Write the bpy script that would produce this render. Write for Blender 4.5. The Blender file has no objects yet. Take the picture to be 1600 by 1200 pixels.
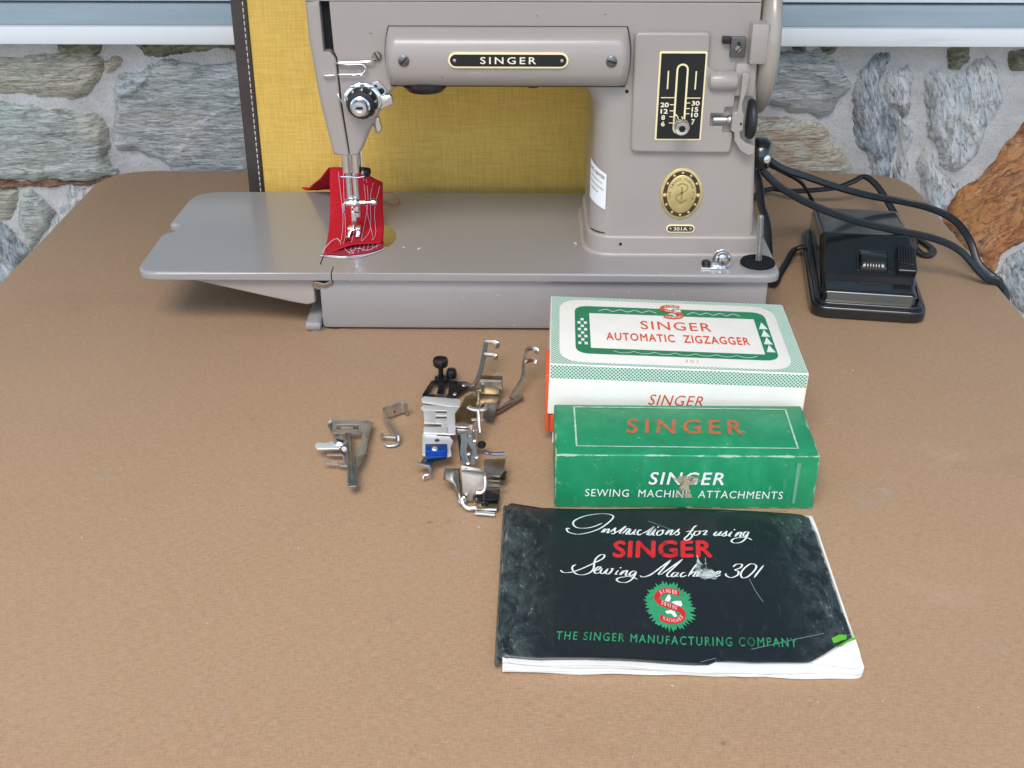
import bpy, bmesh, math, random
from mathutils import Vector, Matrix, noise
from mathutils.geometry import delaunay_2d_cdt
random.seed(7)
scene = bpy.context.scene
col = scene.collection
R = math.radians
pi = math.pi

# ------------------------------------------------------------------ camera
FPX = 1850.0
PITCH = math.atan(1021 / FPX)
YAW = math.atan(27 / FPX * math.cos(PITCH))
CAM = Vector((0, 0, 0.3706))
cd = bpy.data.cameras.new('camera')
cam = bpy.data.objects.new('camera', cd)
col.objects.link(cam)
cam.location = CAM
cam.rotation_euler = (pi / 2 - PITCH, 0, YAW)
cd.sensor_width = 36
cd.lens = FPX / 1600 * 36
cd.clip_start = 0.01
cd.clip_end = 200
scene.camera = cam

# ------------------------------------------------------------------ light
SUN_EL, SUN_AZ = 56, 194          # degrees; azimuth clockwise from +Y
world = bpy.data.worlds.new('World')
scene.world = world
world.use_nodes = True
wn = world.node_tree
bg = wn.nodes['Background']
sky = wn.nodes.new('ShaderNodeTexSky')
sky.sky_type = 'NISHITA'
sky.sun_disc = False
sky.sun_elevation = R(SUN_EL)
sky.sun_rotation = R(SUN_AZ)
sky.air_density = 1.0
sky.dust_density = 1.6
sky.ozone_density = 0.8
wn.links.new(sky.outputs[0], bg.inputs[0])
bg.inputs[1].default_value = 0.15
sd = bpy.data.lights.new('sun', 'SUN')
sd.energy = 1.5
sd.angle = R(32)
sd.color = (1.0, 0.965, 0.90)
sun = bpy.data.objects.new('sun', sd)
col.objects.link(sun)
sun.rotation_euler = (R(90 - SUN_EL), 0, R(180 - SUN_AZ))
scene.view_settings.view_transform = 'Standard'
scene.view_settings.look = 'None'
scene.view_settings.gamma = 1
scene.view_settings.exposure = 0.92
scene.view_settings.use_curve_mapping = False

SHADE_ROOF_Z, SHADE_ROOF_Y = 1.35, 0.05  # underside height and front edge of the added shading roof
# ------------------------------------------------------------------ calibration helpers (photo point -> point on a real plane)
cR = Vector((math.cos(YAW), math.sin(YAW), 0))
cF = Vector((-math.sin(YAW) * math.cos(PITCH), math.cos(YAW) * math.cos(PITCH), -math.sin(PITCH)))
cU = cR.cross(cF)
def ray(px, py): return cR * ((px - 800) / FPX) - cU * ((py - 600) / FPX) + cF
def atZ(px, py, z=0.0):
    d = ray(px, py); return CAM + d * ((z - CAM.z) / d.z)
def atY(px, py, y):
    d = ray(px, py); return CAM + d * (y / d.y)
def atP(px, py, p, n):
    d = ray(px, py); return CAM + d * ((Vector(p) - CAM).dot(n) / d.dot(n))

# ------------------------------------------------------------------ materials
MATS = {}
def mat(name, color, rough=0.5, metal=0.0, spec=0.5, coat=0.0, var=0.0, vscale=40, vcol=None, bump=0.0, bscale=300, rvar=0.0):
    if name in MATS: return MATS[name]
    m = bpy.data.materials.new(name); m.use_nodes = True
    nt = m.node_tree; b = nt.nodes['Principled BSDF']
    b.inputs['Base Color'].default_value = (*color, 1)
    b.inputs['Roughness'].default_value = rough
    b.inputs['Metallic'].default_value = metal
    b.inputs['Specular IOR Level'].default_value = spec
    if coat:
        b.inputs['Coat Weight'].default_value = coat
        b.inputs['Coat Roughness'].default_value = 0.08
    tc = nt.nodes.new('ShaderNodeTexCoord')
    if var > 0 or vcol:
        n = nt.nodes.new('ShaderNodeTexNoise'); n.inputs['Scale'].default_value = vscale
        n.inputs['Detail'].default_value = 6; n.inputs['Roughness'].default_value = 0.65
        nt.links.new(tc.outputs['Object'], n.inputs['Vector'])
        r = nt.nodes.new('ShaderNodeValToRGB')
        c2 = vcol or tuple(c * (1 - var) for c in color)
        r.color_ramp.elements[0].position = 0.3; r.color_ramp.elements[1].position = 0.7
        r.color_ramp.elements[0].color = (*c2, 1); r.color_ramp.elements[1].color = (*color, 1)
        nt.links.new(n.outputs['Fac'], r.inputs['Fac'])
        nt.links.new(r.outputs['Color'], b.inputs['Base Color'])
    if rvar > 0:
        n = nt.nodes.new('ShaderNodeTexNoise'); n.inputs['Scale'].default_value = 22 if metal < 0.5 else 90
        n.inputs['Detail'].default_value = 7
        nt.links.new(tc.outputs['Object'], n.inputs['Vector'])
        mr = nt.nodes.new('ShaderNodeMapRange')
        mr.inputs['From Min'].default_value = 0.3; mr.inputs['From Max'].default_value = 0.7
        mr.inputs['To Min'].default_value = rough - rvar * 0.5; mr.inputs['To Max'].default_value = rough + rvar
        nt.links.new(n.outputs['Fac'], mr.inputs['Value']); nt.links.new(mr.outputs[0], b.inputs['Roughness'])
    if bump > 0:
        n = nt.nodes.new('ShaderNodeTexNoise'); n.inputs['Scale'].default_value = bscale
        n.inputs['Detail'].default_value = 4
        nt.links.new(tc.outputs['Object'], n.inputs['Vector'])
        bp = nt.nodes.new('ShaderNodeBump'); bp.inputs['Strength'].default_value = bump
        bp.inputs['Distance'].default_value = 0.001
        nt.links.new(n.outputs['Fac'], bp.inputs['Height']); nt.links.new(bp.outputs[0], b.inputs['Normal'])
    MATS[name] = m
    return m

def ragged(m, scale=160, lo=0.42, hi=0.56, top=1.0):
    nt = m.node_tree; n = nt.nodes.new('ShaderNodeTexNoise'); n.inputs['Scale'].default_value = scale; n.inputs['Detail'].default_value = 7; n.inputs['Roughness'].default_value = 0.7
    tc = nt.nodes.new('ShaderNodeTexCoord'); nt.links.new(tc.outputs['Object'], n.inputs['Vector'])
    r = nt.nodes.new('ShaderNodeMapRange'); r.inputs['From Min'].default_value = lo; r.inputs['From Max'].default_value = hi; r.inputs['To Max'].default_value = top
    nt.links.new(n.outputs['Fac'], r.inputs['Value']); nt.links.new(r.outputs[0], nt.nodes['Principled BSDF'].inputs['Alpha'])
    return m
class NT:
    """small node graph helper"""
    def __init__(s, name):
        s.m = bpy.data.materials.new(name); s.m.use_nodes = True
        s.t = s.m.node_tree; s.b = s.t.nodes['Principled BSDF']
        s.tc = s.t.nodes.new('ShaderNodeTexCoord')
        MATS[name] = s.m
    def n(s, kind, **k):
        x = s.t.nodes.new(kind)
        for a, v in k.items():
            if a in x.inputs: x.inputs[a].default_value = v
            elif a.startswith('i_'): x.inputs[int(a[2:])].default_value = v
            else: setattr(x, a, v)
        return x
    def l(s, a, b): s.t.links.new(a, b)
    def mapping(s, rot=(0, 0, 0), scale=(1, 1, 1), src='Object'):
        m = s.n('ShaderNodeMapping'); m.inputs['Rotation'].default_value = rot; m.inputs['Scale'].default_value = scale
        s.l(s.tc.outputs[src], m.inputs['Vector']); return m.outputs[0]
    def noise(s, vec, scale, detail=5, rough=0.6, dist=0.0):
        x = s.n('ShaderNodeTexNoise', Scale=scale, Detail=detail, Roughness=rough, Distortion=dist)
        s.l(vec, x.inputs['Vector']); return x.outputs['Fac']
    def ramp(s, fac, stops):
        x = s.n('ShaderNodeValToRGB'); e = x.color_ramp.elements
        while len(e) < len(stops): e.new(0.5)
        for q, (p, c) in zip(e, stops):
            q.position = p; q.color = (*c, 1) if len(c) == 3 else c
        s.l(fac, x.inputs['Fac']); return x.outputs['Color']
    def mix(s, fac, a, b, mode='MIX'):
        x = s.n('ShaderNodeMix', data_type='RGBA', blend_type=mode)
        if isinstance(fac, float): x.inputs[0].default_value = fac
        else: s.l(fac, x.inputs[0])
        for v, i in ((a, 6), (b, 7)):
            if isinstance(v, tuple): x.inputs[i].default_value = (*v, 1)
            else: s.l(v, x.inputs[i])
        return x.outputs[2]
    def math(s, op, a, b=0.0, c=None):
        x = s.n('ShaderNodeMath', operation=op)
        for i, v in enumerate((a, b) if c is None else (a, b, c)):
            if isinstance(v, (int, float)): x.inputs[i].default_value = v
            else: s.l(v, x.inputs[i])
        return x.outputs[0]
    def xyz(s, src='Object'):
        x = s.n('ShaderNodeSeparateXYZ'); s.l(s.tc.outputs[src], x.inputs[0]); return x.outputs
    def bump(s, h, strength, dist=0.001):
        x = s.n('ShaderNodeBump', Strength=strength, Distance=dist); s.l(h, x.inputs['Height']); s.l(x.outputs[0], s.b.inputs['Normal'])
    def out(s, colr=None, rough=0.5, spec=0.5, metal=0.0):
        if colr is not None:
            if isinstance(colr, tuple): s.b.inputs['Base Color'].default_value = (*colr, 1)
            else: s.l(colr, s.b.inputs['Base Color'])
        if isinstance(rough, float): s.b.inputs['Roughness'].default_value = rough
        else: s.l(rough, s.b.inputs['Roughness'])
        s.b.inputs['Specular IOR Level'].default_value = spec
        s.b.inputs['Metallic'].default_value = metal
        return s.m

enamel = mat('beige_enamel', (0.350, 0.310, 0.278), 0.34, var=0.06, vscale=14, spec=0.5, coat=0.25, bump=0.02, bscale=700)
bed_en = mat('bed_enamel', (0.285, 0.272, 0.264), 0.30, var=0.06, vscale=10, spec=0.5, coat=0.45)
enamel_d = mat('beige_enamel_worn', (0.235, 0.205, 0.18), 0.4, var=0.25, vscale=60)
def specks(m, colr, scale=240, lo=0.765, hi=0.785, amt=0.7):
    nt = m.node_tree; b = nt.nodes['Principled BSDF']; src = b.inputs['Base Color'].links[0].from_socket
    tc = nt.nodes.new('ShaderNodeTexCoord'); n = nt.nodes.new('ShaderNodeTexNoise'); n.inputs['Scale'].default_value = scale; n.inputs['Detail'].default_value = 1.5
    nt.links.new(tc.outputs['Object'], n.inputs['Vector'])
    r = nt.nodes.new('ShaderNodeMapRange'); r.inputs['From Min'].default_value = lo; r.inputs['From Max'].default_value = hi; r.inputs['To Max'].default_value = amt
    nt.links.new(n.outputs['Fac'], r.inputs['Value'])
    x = nt.nodes.new('ShaderNodeMix'); x.data_type = 'RGBA'; nt.links.new(r.outputs[0], x.inputs[0]); nt.links.new(src, x.inputs[6]); x.inputs[7].default_value = (*colr, 1)
    nt.links.new(x.outputs[2], b.inputs['Base Color'])
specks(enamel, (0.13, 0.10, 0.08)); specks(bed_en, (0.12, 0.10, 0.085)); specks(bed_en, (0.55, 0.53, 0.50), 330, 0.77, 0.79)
chrome = mat('chrome', (0.78, 0.79, 0.80), 0.12, 1.0, rvar=0.08)
nickel = mat('nickel', (0.52, 0.48, 0.43), 0.26, 1.0, var=0.35, vscale=120, rvar=0.14)
nickel_b = mat('bright_nickel', (0.66, 0.65, 0.63), 0.30, 1.0, var=0.12, vscale=150, rvar=0.12)
steel_d = mat('dark_steel', (0.07, 0.072, 0.08), 0.3, 0.9, var=0.5, vscale=150)
steel_g = mat('grey_steel', (0.20, 0.20, 0.20), 0.35, 0.9, var=0.3, vscale=150)
black = mat('black_paint', (0.008, 0.008, 0.009), 0.35)
hole_m = mat('dark_opening', (0.004, 0.004, 0.004), 0.8)
bakelite = mat('black_bakelite', (0.010, 0.011, 0.013), 0.16, coat=0.5, rvar=0.10, var=0.3, vscale=40)
rubber = mat('black_rubber', (0.014, 0.016, 0.020), 0.45, bump=0.15, bscale=900)
felt = mat('black_felt', (0.017, 0.019, 0.022), 0.95, spec=0.1, bump=0.8, bscale=1500, var=0.5, vscale=900)
cordm = mat('black_cord', (0.016, 0.018, 0.022), 0.38, var=0.3, vscale=200)
gold = mat('gold_metal', (0.90, 0.72, 0.34), 0.42, 0.9, var=0.2, vscale=180, rvar=0.1)
gold_p = mat('gold_paint', (0.86, 0.74, 0.42), 0.4)
brass_d = mat('brass_dark', (0.10, 0.075, 0.045), 0.5, 0.5, var=0.5, vscale=300)
cream = mat('cream_paint', (0.80, 0.76, 0.58), 0.45)
white_ink = mat('white_ink', (0.72, 0.76, 0.74), 0.45, var=0.15, vscale=300)
red_ink = mat('red_ink', (0.60, 0.016, 0.022), 0.45, var=0.25, vscale=250)
orange_ink = mat('orange_ink', (0.68, 0.075, 0.025), 0.5, var=0.12, vscale=250)
rust_ink = mat('worn_orange_ink', (0.52, 0.11, 0.035), 0.5, var=0.55, vscale=260, vcol=(0.20, 0.12, 0.05))
green_ink = mat('green_ink', (0.012, 0.20, 0.085), 0.45, var=0.2, vscale=200)
bright_green = mat('bright_green', (0.03, 0.30, 0.13), 0.45, var=0.25, vscale=240)
pink_ink = mat('pink_ink', (0.75, 0.52, 0.52), 0.5, var=0.25, vscale=600)
blue_m = mat('blue_anodised', (0.012, 0.09, 0.42), 0.3, 0.6, var=0.3, vscale=200)
paper = mat('paper', (0.80, 0.79, 0.74), 0.6, var=0.10, vscale=60)
label_w = mat('white_label', (0.78, 0.80, 0.79), 0.5)
grey_ink = mat('grey_ink', (0.12, 0.12, 0.13), 0.6)
thread_w = mat('white_thread', (0.66, 0.60, 0.66), 0.7)
thread_r = mat('red_thread', (0.55, 0.02, 0.03), 0.7)
thread_y = mat('cream_thread', (0.75, 0.70, 0.60), 0.7)

# ------------------------------------------------------------------ geometry helpers: each returns (verts, faces)
def V(*a): return Vector(a)
def join(*gs):
    v, f = [], []
    for g in gs:
        o = len(v); v += list(g[0]); f += [tuple(i + o for i in q) for q in g[1]]
    return v, f
def poly_area(p): return sum(p[i][0] * p[(i + 1) % len(p)][1] - p[(i + 1) % len(p)][0] * p[i][1] for i in range(len(p))) / 2
def round_poly(pts, r, seg=5):
    """round the corners of a 2-D polygon; r is one radius or a list"""
    n = len(pts); out = []
    for i in range(n):
        ri = r[i] if isinstance(r, (list, tuple)) else r
        p = Vector(pts[i][:2]); a = Vector(pts[i - 1][:2]) - p; b = Vector(pts[(i + 1) % n][:2]) - p
        if ri <= 0 or a.length < 1e-9 or b.length < 1e-9: out.append((p.x, p.y)); continue
        ang = a.angle(b)
        d = min(ri / max(math.tan(ang / 2), 1e-4), a.length * 0.49, b.length * 0.49)
        p0 = p + a.normalized() * d; p1 = p + b.normalized() * d
        for k in range(seg + 1):
            t = k / seg; q = p0 * (1 - t) ** 2 + p * 2 * t * (1 - t) + p1 * t * t
            out.append((q.x, q.y))
    return out
def rprism(poly, w0, w1, r=0.001, r0=0.0, mp=None, seg=4, extra=None):
    """extrude polygon (u,v) from w0 to w1; front edge (w1) rounded by r (float or list per vertex), back edge by r0"""
    if poly_area(poly) < 0: poly = poly[::-1]; r = r[::-1] if isinstance(r, list) else r
    n = len(poly); ps = [Vector(p[:2]) for p in poly]; nr = []
    for i in range(n):
        e0 = ps[i] - ps[i - 1]; e1 = ps[(i + 1) % n] - ps[i]
        if e0.length < 1e-9: e0 = e1
        if e1.length < 1e-9: e1 = e0
        n0 = V(-e0.y, e0.x).normalized(); n1 = V(-e1.y, e1.x).normalized()
        m = n0 + n1
        m = m.normalized() if m.length > 1e-6 else n0
        nr.append(m / max(m.dot(n0), 0.4))
    rr = r if isinstance(r, list) else [r] * n
    rings = []
    sg = 1 if w1 > w0 else -1
    if r0 > 0:
        for k in range(seg, 0, -1):
            t = k / seg * pi / 2
            rings.append([(ps[i] + nr[i] * r0 * (1 - math.cos(t)), w0 + sg * r0 * (1 - math.sin(t))) for i in range(n)])
        rings.append([(ps[i], w0 + sg * r0) for i in range(n)])
    else: rings.append([(ps[i], w0) for i in range(n)])
    if max(rr) > 0:
        for k in range(seg + 1):
            t = k / seg * pi / 2
            rings.append([(ps[i] + nr[i] * rr[i] * (1 - math.cos(t)), w1 - sg * rr[i] * (1 - math.sin(t))) for i in range(n)])
    else: rings.append([(ps[i], w1) for i in range(n)])
    mp = mp or (lambda u, v, w: (u, v, w))
    v = []; f = []
    for ring in rings: v += [Vector(mp(p.x, p.y, w)) for p, w in ring]
    for k in range(len(rings) - 1):
        for i in range(n):
            j = (i + 1) % n
            f.append((k * n + i, k * n + j, (k + 1) * n + j, (k + 1) * n + i))
    f.append(tuple(range(n))[::-1]); f.append(tuple((len(rings) - 1) * n + i for i in range(n)))
    return v, f
def xz(u, v, w): return (u, w, v)         # polygon drawn in the vertical plane facing the viewer, depth = Y
def box(x0, x1, y0, y1, z0, z1, r=0.0, seg=2):
    c = [(x0, y0), (x1, y0), (x1, y1), (x0, y1)]
    if r > 0: c = round_poly(c, r, seg)
    return rprism(c, z0, z1, r=r, r0=r, seg=seg)
def obox(p, ex, ey, ez, a, b, c, r=0.0):
    """box centred at p with half sizes a,b,c along unit axes ex,ey,ez"""
    g = box(-a, a, -b, b, -c, c, r)
    return [Vector(p) + ex * q.x + ey * q.y + ez * q.z for q in g[0]], g[1]
def frame(axis):
    axis = Vector(axis).normalized()
    t = V(0, 0, 1) if abs(axis.z) < 0.9 else V(1, 0, 0)
    a = t.cross(axis).normalized(); return a, axis.cross(a), axis
def lathe(prof, c, axis=(0, 0, 1), n=24):
    """profile [(radius, height along axis)]"""
    a, b, w = frame(axis); c = Vector(c); v = []; f = []
    for r, h in prof:
        for i in range(n):
            t = 2 * pi * i / n; v.append(c + w * h + a * (r * math.cos(t)) + b * (r * math.sin(t)))
    for k in range(len(prof) - 1):
        for i in range(n):
            j = (i + 1) % n; f.append((k * n + i, k * n + j, (k + 1) * n + j, (k + 1) * n + i))
    f.append(tuple(range(n))[::-1]); f.append(tuple((len(prof) - 1) * n + i for i in range(n)))
    return v, f
def cyl(p0, p1, r, n=16, bev=None):
    p0 = Vector(p0); p1 = Vector(p1); L = (p1 - p0).length; b = min(r * 0.25, L * 0.3) if bev is None else bev
    return lathe([(r - b, 0), (r, b), (r, L - b), (r - b, L)], p0, p1 - p0, n)
def spline(pts, per=6, closed=False):
    pts = [Vector(p) for p in pts]; n = len(pts); out = []
    rng = n if closed else n - 1
    for i in range(rng):
        p1 = pts[i]; p2 = pts[(i + 1) % n]
        p0 = pts[i - 1] if (i > 0 or closed) else p1 * 2 - p2
        p3 = pts[(i + 2) % n] if (i + 2 < n or closed) else p2 * 2 - p1
        for k in range(per):
            t = k / per
            out.append(0.5 * ((2 * p1) + (p2 - p0) * t + (2 * p0 - 5 * p1 + 4 * p2 - p3) * t * t + (3 * p1 - p0 - 3 * p2 + p3) * t ** 3))
    if not closed: out.append(pts[-1])
    return out
def sweep(path, prof, up=(0, 0, 1), cap=True, scales=None):
    """sweep a closed 2-D profile along a path with parallel transport"""
    path = [Vector(p) for p in path]; n = len(path); m = len(prof); v = []; f = []
    prev = None
    for i, p in enumerate(path):
        t = (path[min(i + 1, n - 1)] - path[max(i - 1, 0)])
        t = t.normalized() if t.length > 1e-9 else V(0, 1, 0)
        if prev is None:
            u = Vector(up); a = u.cross(t)
            if a.length < 1e-4: a = V(1, 0, 0).cross(t)
        else: a = prev - t * prev.dot(t)
        a.normalize(); b = t.cross(a); prev = a
        s = scales[i] if scales else 1
        for x, y in prof: v.append(p + a * (x * s) + b * (y * s))
    for i in range(n - 1):
        for k in range(m):
            j = (k + 1) % m; f.append((i * m + k, i * m + j, (i + 1) * m + j, (i + 1) * m + k))
    if cap: f.append(tuple(range(m))[::-1]); f.append(tuple((n - 1) * m + k for k in range(m)))
    return v, f
def circ(r, n=8): return [(r * math.cos(2 * pi * i / n), r * math.sin(2 * pi * i / n)) for i in range(n)]
def tube(pts, r, n=8, per=5, closed=False):
    return sweep(spline(pts, per) if per else pts, circ(r, n))
def strip(path, h, t, up=(0, 0, 1)):
    """flat bar (height h along up-ish, thickness t) along a path, rounded corners"""
    p = round_poly([(-t / 2, -h / 2), (t / 2, -h / 2), (t / 2, h / 2), (-t / 2, h / 2)], t * 0.3, 2)
    return sweep(path, p, up)

# ------------------------------------------------------------------ object helpers
ROOT_M = {}
def obj(name, geo, m, parent=None, smooth=True, ang=38, wn=False):
    v, f = geo
    root = parent
    while root is not None and root.parent is not None: root = root.parent
    if root is not None:
        inv = ROOT_M[root.name].inverted(); v = [inv @ Vector(p) for p in v]
    me = bpy.data.meshes.new(name)
    me.from_pydata([tuple(p) for p in v], [], f)
    bm = bmesh.new(); bm.from_mesh(me); bmesh.ops.recalc_face_normals(bm, faces=bm.faces[:]); bm.to_mesh(me); bm.free()
    me.materials.append(m)
    if smooth:
        me.polygons.foreach_set('use_smooth', [True] * len(me.polygons))
        me.set_sharp_from_angle(angle=R(ang))
    me.update()
    o = bpy.data.objects.new(name, me); col.objects.link(o)
    if parent: o.parent = parent
    if wn:
        w = o.modifiers.new('weighted', 'WEIGHTED_NORMAL'); w.keep_sharp = True
    return o
def tag(o, label=None, cat=None, group=None, kind=None):
    if label: o['label'] = label
    if cat: o['category'] = cat
    if group: o['group'] = group
    if kind: o['kind'] = kind
    return o
def thing(name, label, cat, loc=(0, 0, 0), rz=0.0, group=None):
    o = bpy.data.objects.new(name, None); col.objects.link(o)
    o.empty_display_size = 0.02
    o.location = loc; o.rotation_euler = (0, 0, rz)
    ROOT_M[o.name] = Matrix.Translation(Vector(loc)) @ Matrix.Rotation(rz, 4, 'Z')
    return tag(o, label, cat, group)
def free(name, geo, m, label, cat, group=None, kind=None, **k):
    """a thing that is a single mesh, origin at its base"""
    v, f = geo
    c = sum((Vector(p) for p in v), V(0, 0, 0)) / len(v); c.z = min(p[2] for p in v)
    o = obj(name, ([Vector(p) - c for p in v], f), m, None, **k); o.location = c
    return tag(o, label, cat, group, kind)

def text_geo(s, bold=0.0, shear=0.0, res=3, space=1.0):
    """2-D outline letters, as triangles fitted into the unit square"""
    cu = bpy.data.curves.new('lettering', 'FONT'); cu.body = s; cu.shear = shear
    cu.resolution_u = res; cu.space_character = space; cu.fill_mode = 'FRONT'
    o = bpy.data.objects.new('lettering', cu); col.objects.link(o)
    bpy.context.view_layer.update()
    me = bpy.data.meshes.new_from_object(o.evaluated_get(bpy.context.evaluated_depsgraph_get()))
    v = [q.co.copy() for q in me.vertices]; f = [tuple(p.vertices) for p in me.polygons]
    bpy.data.objects.remove(o); bpy.data.curves.remove(cu); bpy.data.meshes.remove(me)
    if bold:
        b = bold; g0 = (v, f); v, f = [], []
        for k, (dx, dy) in enumerate(((0, 0), (b, 0), (-b, 0), (0, b), (0, -b))):
            v_, f_ = [V(q.x + dx, q.y + dy, 0.000012 * k) for q in g0[0]], g0[1]; v, f = join((v, f), (v_, f_))
    x0 = min(q.x for q in v); x1 = max(q.x for q in v); y0 = min(q.y for q in v); y1 = max(q.y for q in v)
    return [V((q.x - x0) / (x1 - x0), (q.y - y0) / (y1 - y0), q.z) for q in v], f
def on_plane(g, bl, br, tl, off=0.00012):
    bl = Vector(bl); ex = Vector(br) - bl; ey = Vector(tl) - bl; n = ex.cross(ey).normalized()
    return [bl + ex * q.x + ey * q.y + n * (off + q.z) for q in g[0]], g[1]
def text(parent, s, bl, br, tl, m, bold=0.0, shear=0.0, off=0.00012, name='lettering', space=1.0, fn=None):
    g = on_plane(text_geo(s, bold, shear, space=space), bl, br, tl, off)
    if fn: g = ([fn(q) for q in g[0]], g[1])
    return obj(name, g, m, parent, smooth=False)
def flat(polys, bl, ex, ey, off):
    """flat 2-D polygons placed on a plane given by an origin and two axis vectors"""
    bl = Vector(bl); n = Vector(ex).cross(Vector(ey)).normalized(); v = []; f = []
    for p in polys:
        o = len(v); v += [bl + Vector(ex) * q[0] + Vector(ey) * q[1] + n * off for q in p]; f.append(tuple(range(o, o + len(p))))
    return v, f
def ribbon2(pts, w, calli=False, per=6):
    """flat stroke along 2-D points: list of quads (u,v)"""
    p = spline([V(a, b, 0) for a, b in pts], per) if per else [V(a, b, 0) for a, b in pts]
    L = []; Rr = []
    for i in range(len(p)):
        t = p[min(i + 1, len(p) - 1)] - p[max(i - 1, 0)]
        t = t.normalized() if t.length > 1e-9 else V(1, 0, 0)
        k = w * (0.42 + 0.85 * abs(t.y) if calli else 1.0) * 0.5
        if calli: k *= min(1, 0.35 + min(i, len(p) - 1 - i) * 0.25)
        nn = V(-t.y, t.x, 0)
        L.append(p[i] + nn * k); Rr.append(p[i] - nn * k)
    return [[L[i][:2], Rr[i][:2], Rr[i + 1][:2], L[i + 1][:2]] for i in range(len(p) - 1)]
def ell(cx, cy, a, b, n=32): return [(cx + a * math.cos(2 * pi * i / n), cy + b * math.sin(2 * pi * i / n)) for i in range(n)]
def rrect(x0, x1, y0, y1, r, seg=6): return round_poly([(x0, y0), (x1, y0), (x1, y1), (x0, y1)], r, seg)
def ring_faces(outer, inner):
    """band between two polygons with the same count -> quads"""
    n = len(outer)
    return [[outer[i], outer[(i + 1) % n], inner[(i + 1) % n], inner[i]] for i in range(n)]

# ================================================================== the setting
gm = NT('patio_concrete')
gv = gm.mapping()
gc = gm.ramp(gm.noise(gv, 30, 8, 0.7), [(0.3, (0.22, 0.21, 0.19)), (0.7, (0.34, 0.33, 0.31))])
gm.out(gc, 0.85, 0.3)
ground = obj('ground', rprism([(-30, -30), (30, -30), (30, 30), (-30, 30)], -0.80, -0.71, r=0.0), gm.m, smooth=False)
tag(ground, kind='structure')

# ---- card table
tm = NT('tan_vinyl')
o = tm.tc.outputs['Object']
w1 = tm.noise(tm.mapping(scale=(230, 1500, 400)), 1.0, 3, 0.6)
w2 = tm.noise(tm.mapping(scale=(1500, 230, 400)), 1.0, 3, 0.6)
wv = tm.math('ADD', tm.math('MULTIPLY', w1, 0.58), tm.math('MULTIPLY', w2, 0.42))
big = tm.noise(o, 7, 5, 0.6)
fine = tm.noise(o, 420, 3, 0.7)
c = tm.ramp(wv, [(0.36, (0.270, 0.168, 0.094)), (0.5, (0.335, 0.216, 0.128)), (0.64, (0.390, 0.264, 0.166))])
c = tm.mix(tm.math('MULTIPLY', tm.math('SUBTRACT', big, 0.35), 0.5), c, (0.40, 0.275, 0.172))
c = tm.mix(tm.ramp(fine, [(0.3, (0.30,) * 3), (0.5, (0, 0, 0))]), c, (0.26, 0.165, 0.095))
c = tm.mix(tm.ramp(tm.noise(o, 330, 2, 0.5), [(0.785, (0, 0, 0)), (0.80, (0.7,) * 3)]), c, (0.7, 0.7, 0.68))
smu = tm.ramp(tm.noise(o, 11, 6, 0.7), [(0.63, (0, 0, 0)), (0.78, (0.30,) * 3)])
c = tm.mix(smu, c, (0.47, 0.37, 0.28))
c = tm.mix(tm.ramp(tm.noise(tm.mapping(scale=(1, 1.6, 1)), 5.5, 7, 0.75), [(0.28, (0.35,) * 3), (0.40, (0, 0, 0))]), c, (0.25, 0.15, 0.085))
tm.bump(wv, 0.25, 0.0006)
tm.out(c, tm.math('ADD', 0.45, tm.math('MULTIPLY', big, 0.2)), 0.4)
rimm = mat('brown_vinyl_edge', (0.20, 0.125, 0.075), 0.5, var=0.2, vscale=80)
TX0, TX1, TY0, TY1 = -0.404, 0.361, 0.332, 1.0935
table = thing('card_table', 'square tan card table with rounded corners under the sewing machine', 'table', ((TX0 + TX1) / 2, (TY0 + TY1) / 2, -0.71))
TP = rrect(TX0, TX1, TY0, TY1, 0.05, 12)
obj('tabletop', rprism(TP, -0.012, 0.0, r=0.0035, seg=5), tm.m, table)
obj('edge_band', rprism(rrect(TX0 + 0.004, TX1 - 0.004, TY0 + 0.004, TY1 - 0.004, 0.048, 12), -0.040, -0.0125, r=0.0, r0=0.003), rimm, table)
lg = mat('brown_leg_metal', (0.10, 0.07, 0.05), 0.4, 0.5)
for sx in (TX0 + 0.05, TX1 - 0.05):
    for sy in (TY0 + 0.05, TY1 - 0.05):
        obj('leg', cyl((sx, sy, -0.71), (sx, sy, -0.04), 0.0125), lg, table)
scm = ragged(mat('pale_scuff', (0.52, 0.46, 0.42), 0.6), 110, 0.46, 0.75, 0.5)
scd = ragged(mat('dark_stain', (0.16, 0.09, 0.05), 0.6), 150, 0.48, 0.75, 0.5)
for k, (px, py, a_, b_, m_) in enumerate([(162, 740, 17, 13, scm), (712, 868, 18, 8, scm), (1365, 778, 34, 16, scm), (1530, 640, 14, 9, scm), (1555, 1010, 22, 14, scm), (616, 965, 12, 10, scd), (820, 840, 26, 10, scm), (690, 815, 26, 8, scd), (395, 655, 5, 3, scd), (350, 1110, 9, 6, scm), (1130, 1162, 4, 3, scd), (1290, 655, 16, 8, scm)]):
    pp_ = [atZ(px + a_ * math.cos(t) * (1 + 0.25 * math.sin(3 * t + k)), py + b_ * math.sin(t) * (1 + 0.2 * math.cos(2 * t + k))) for t in [2 * pi * q / 18 for q in range(18)]]
    obj('scuff_mark', ([p + V(0, 0, 0.00006) for p in pp_], [tuple(range(18))]), m_, table, smooth=False)

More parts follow.
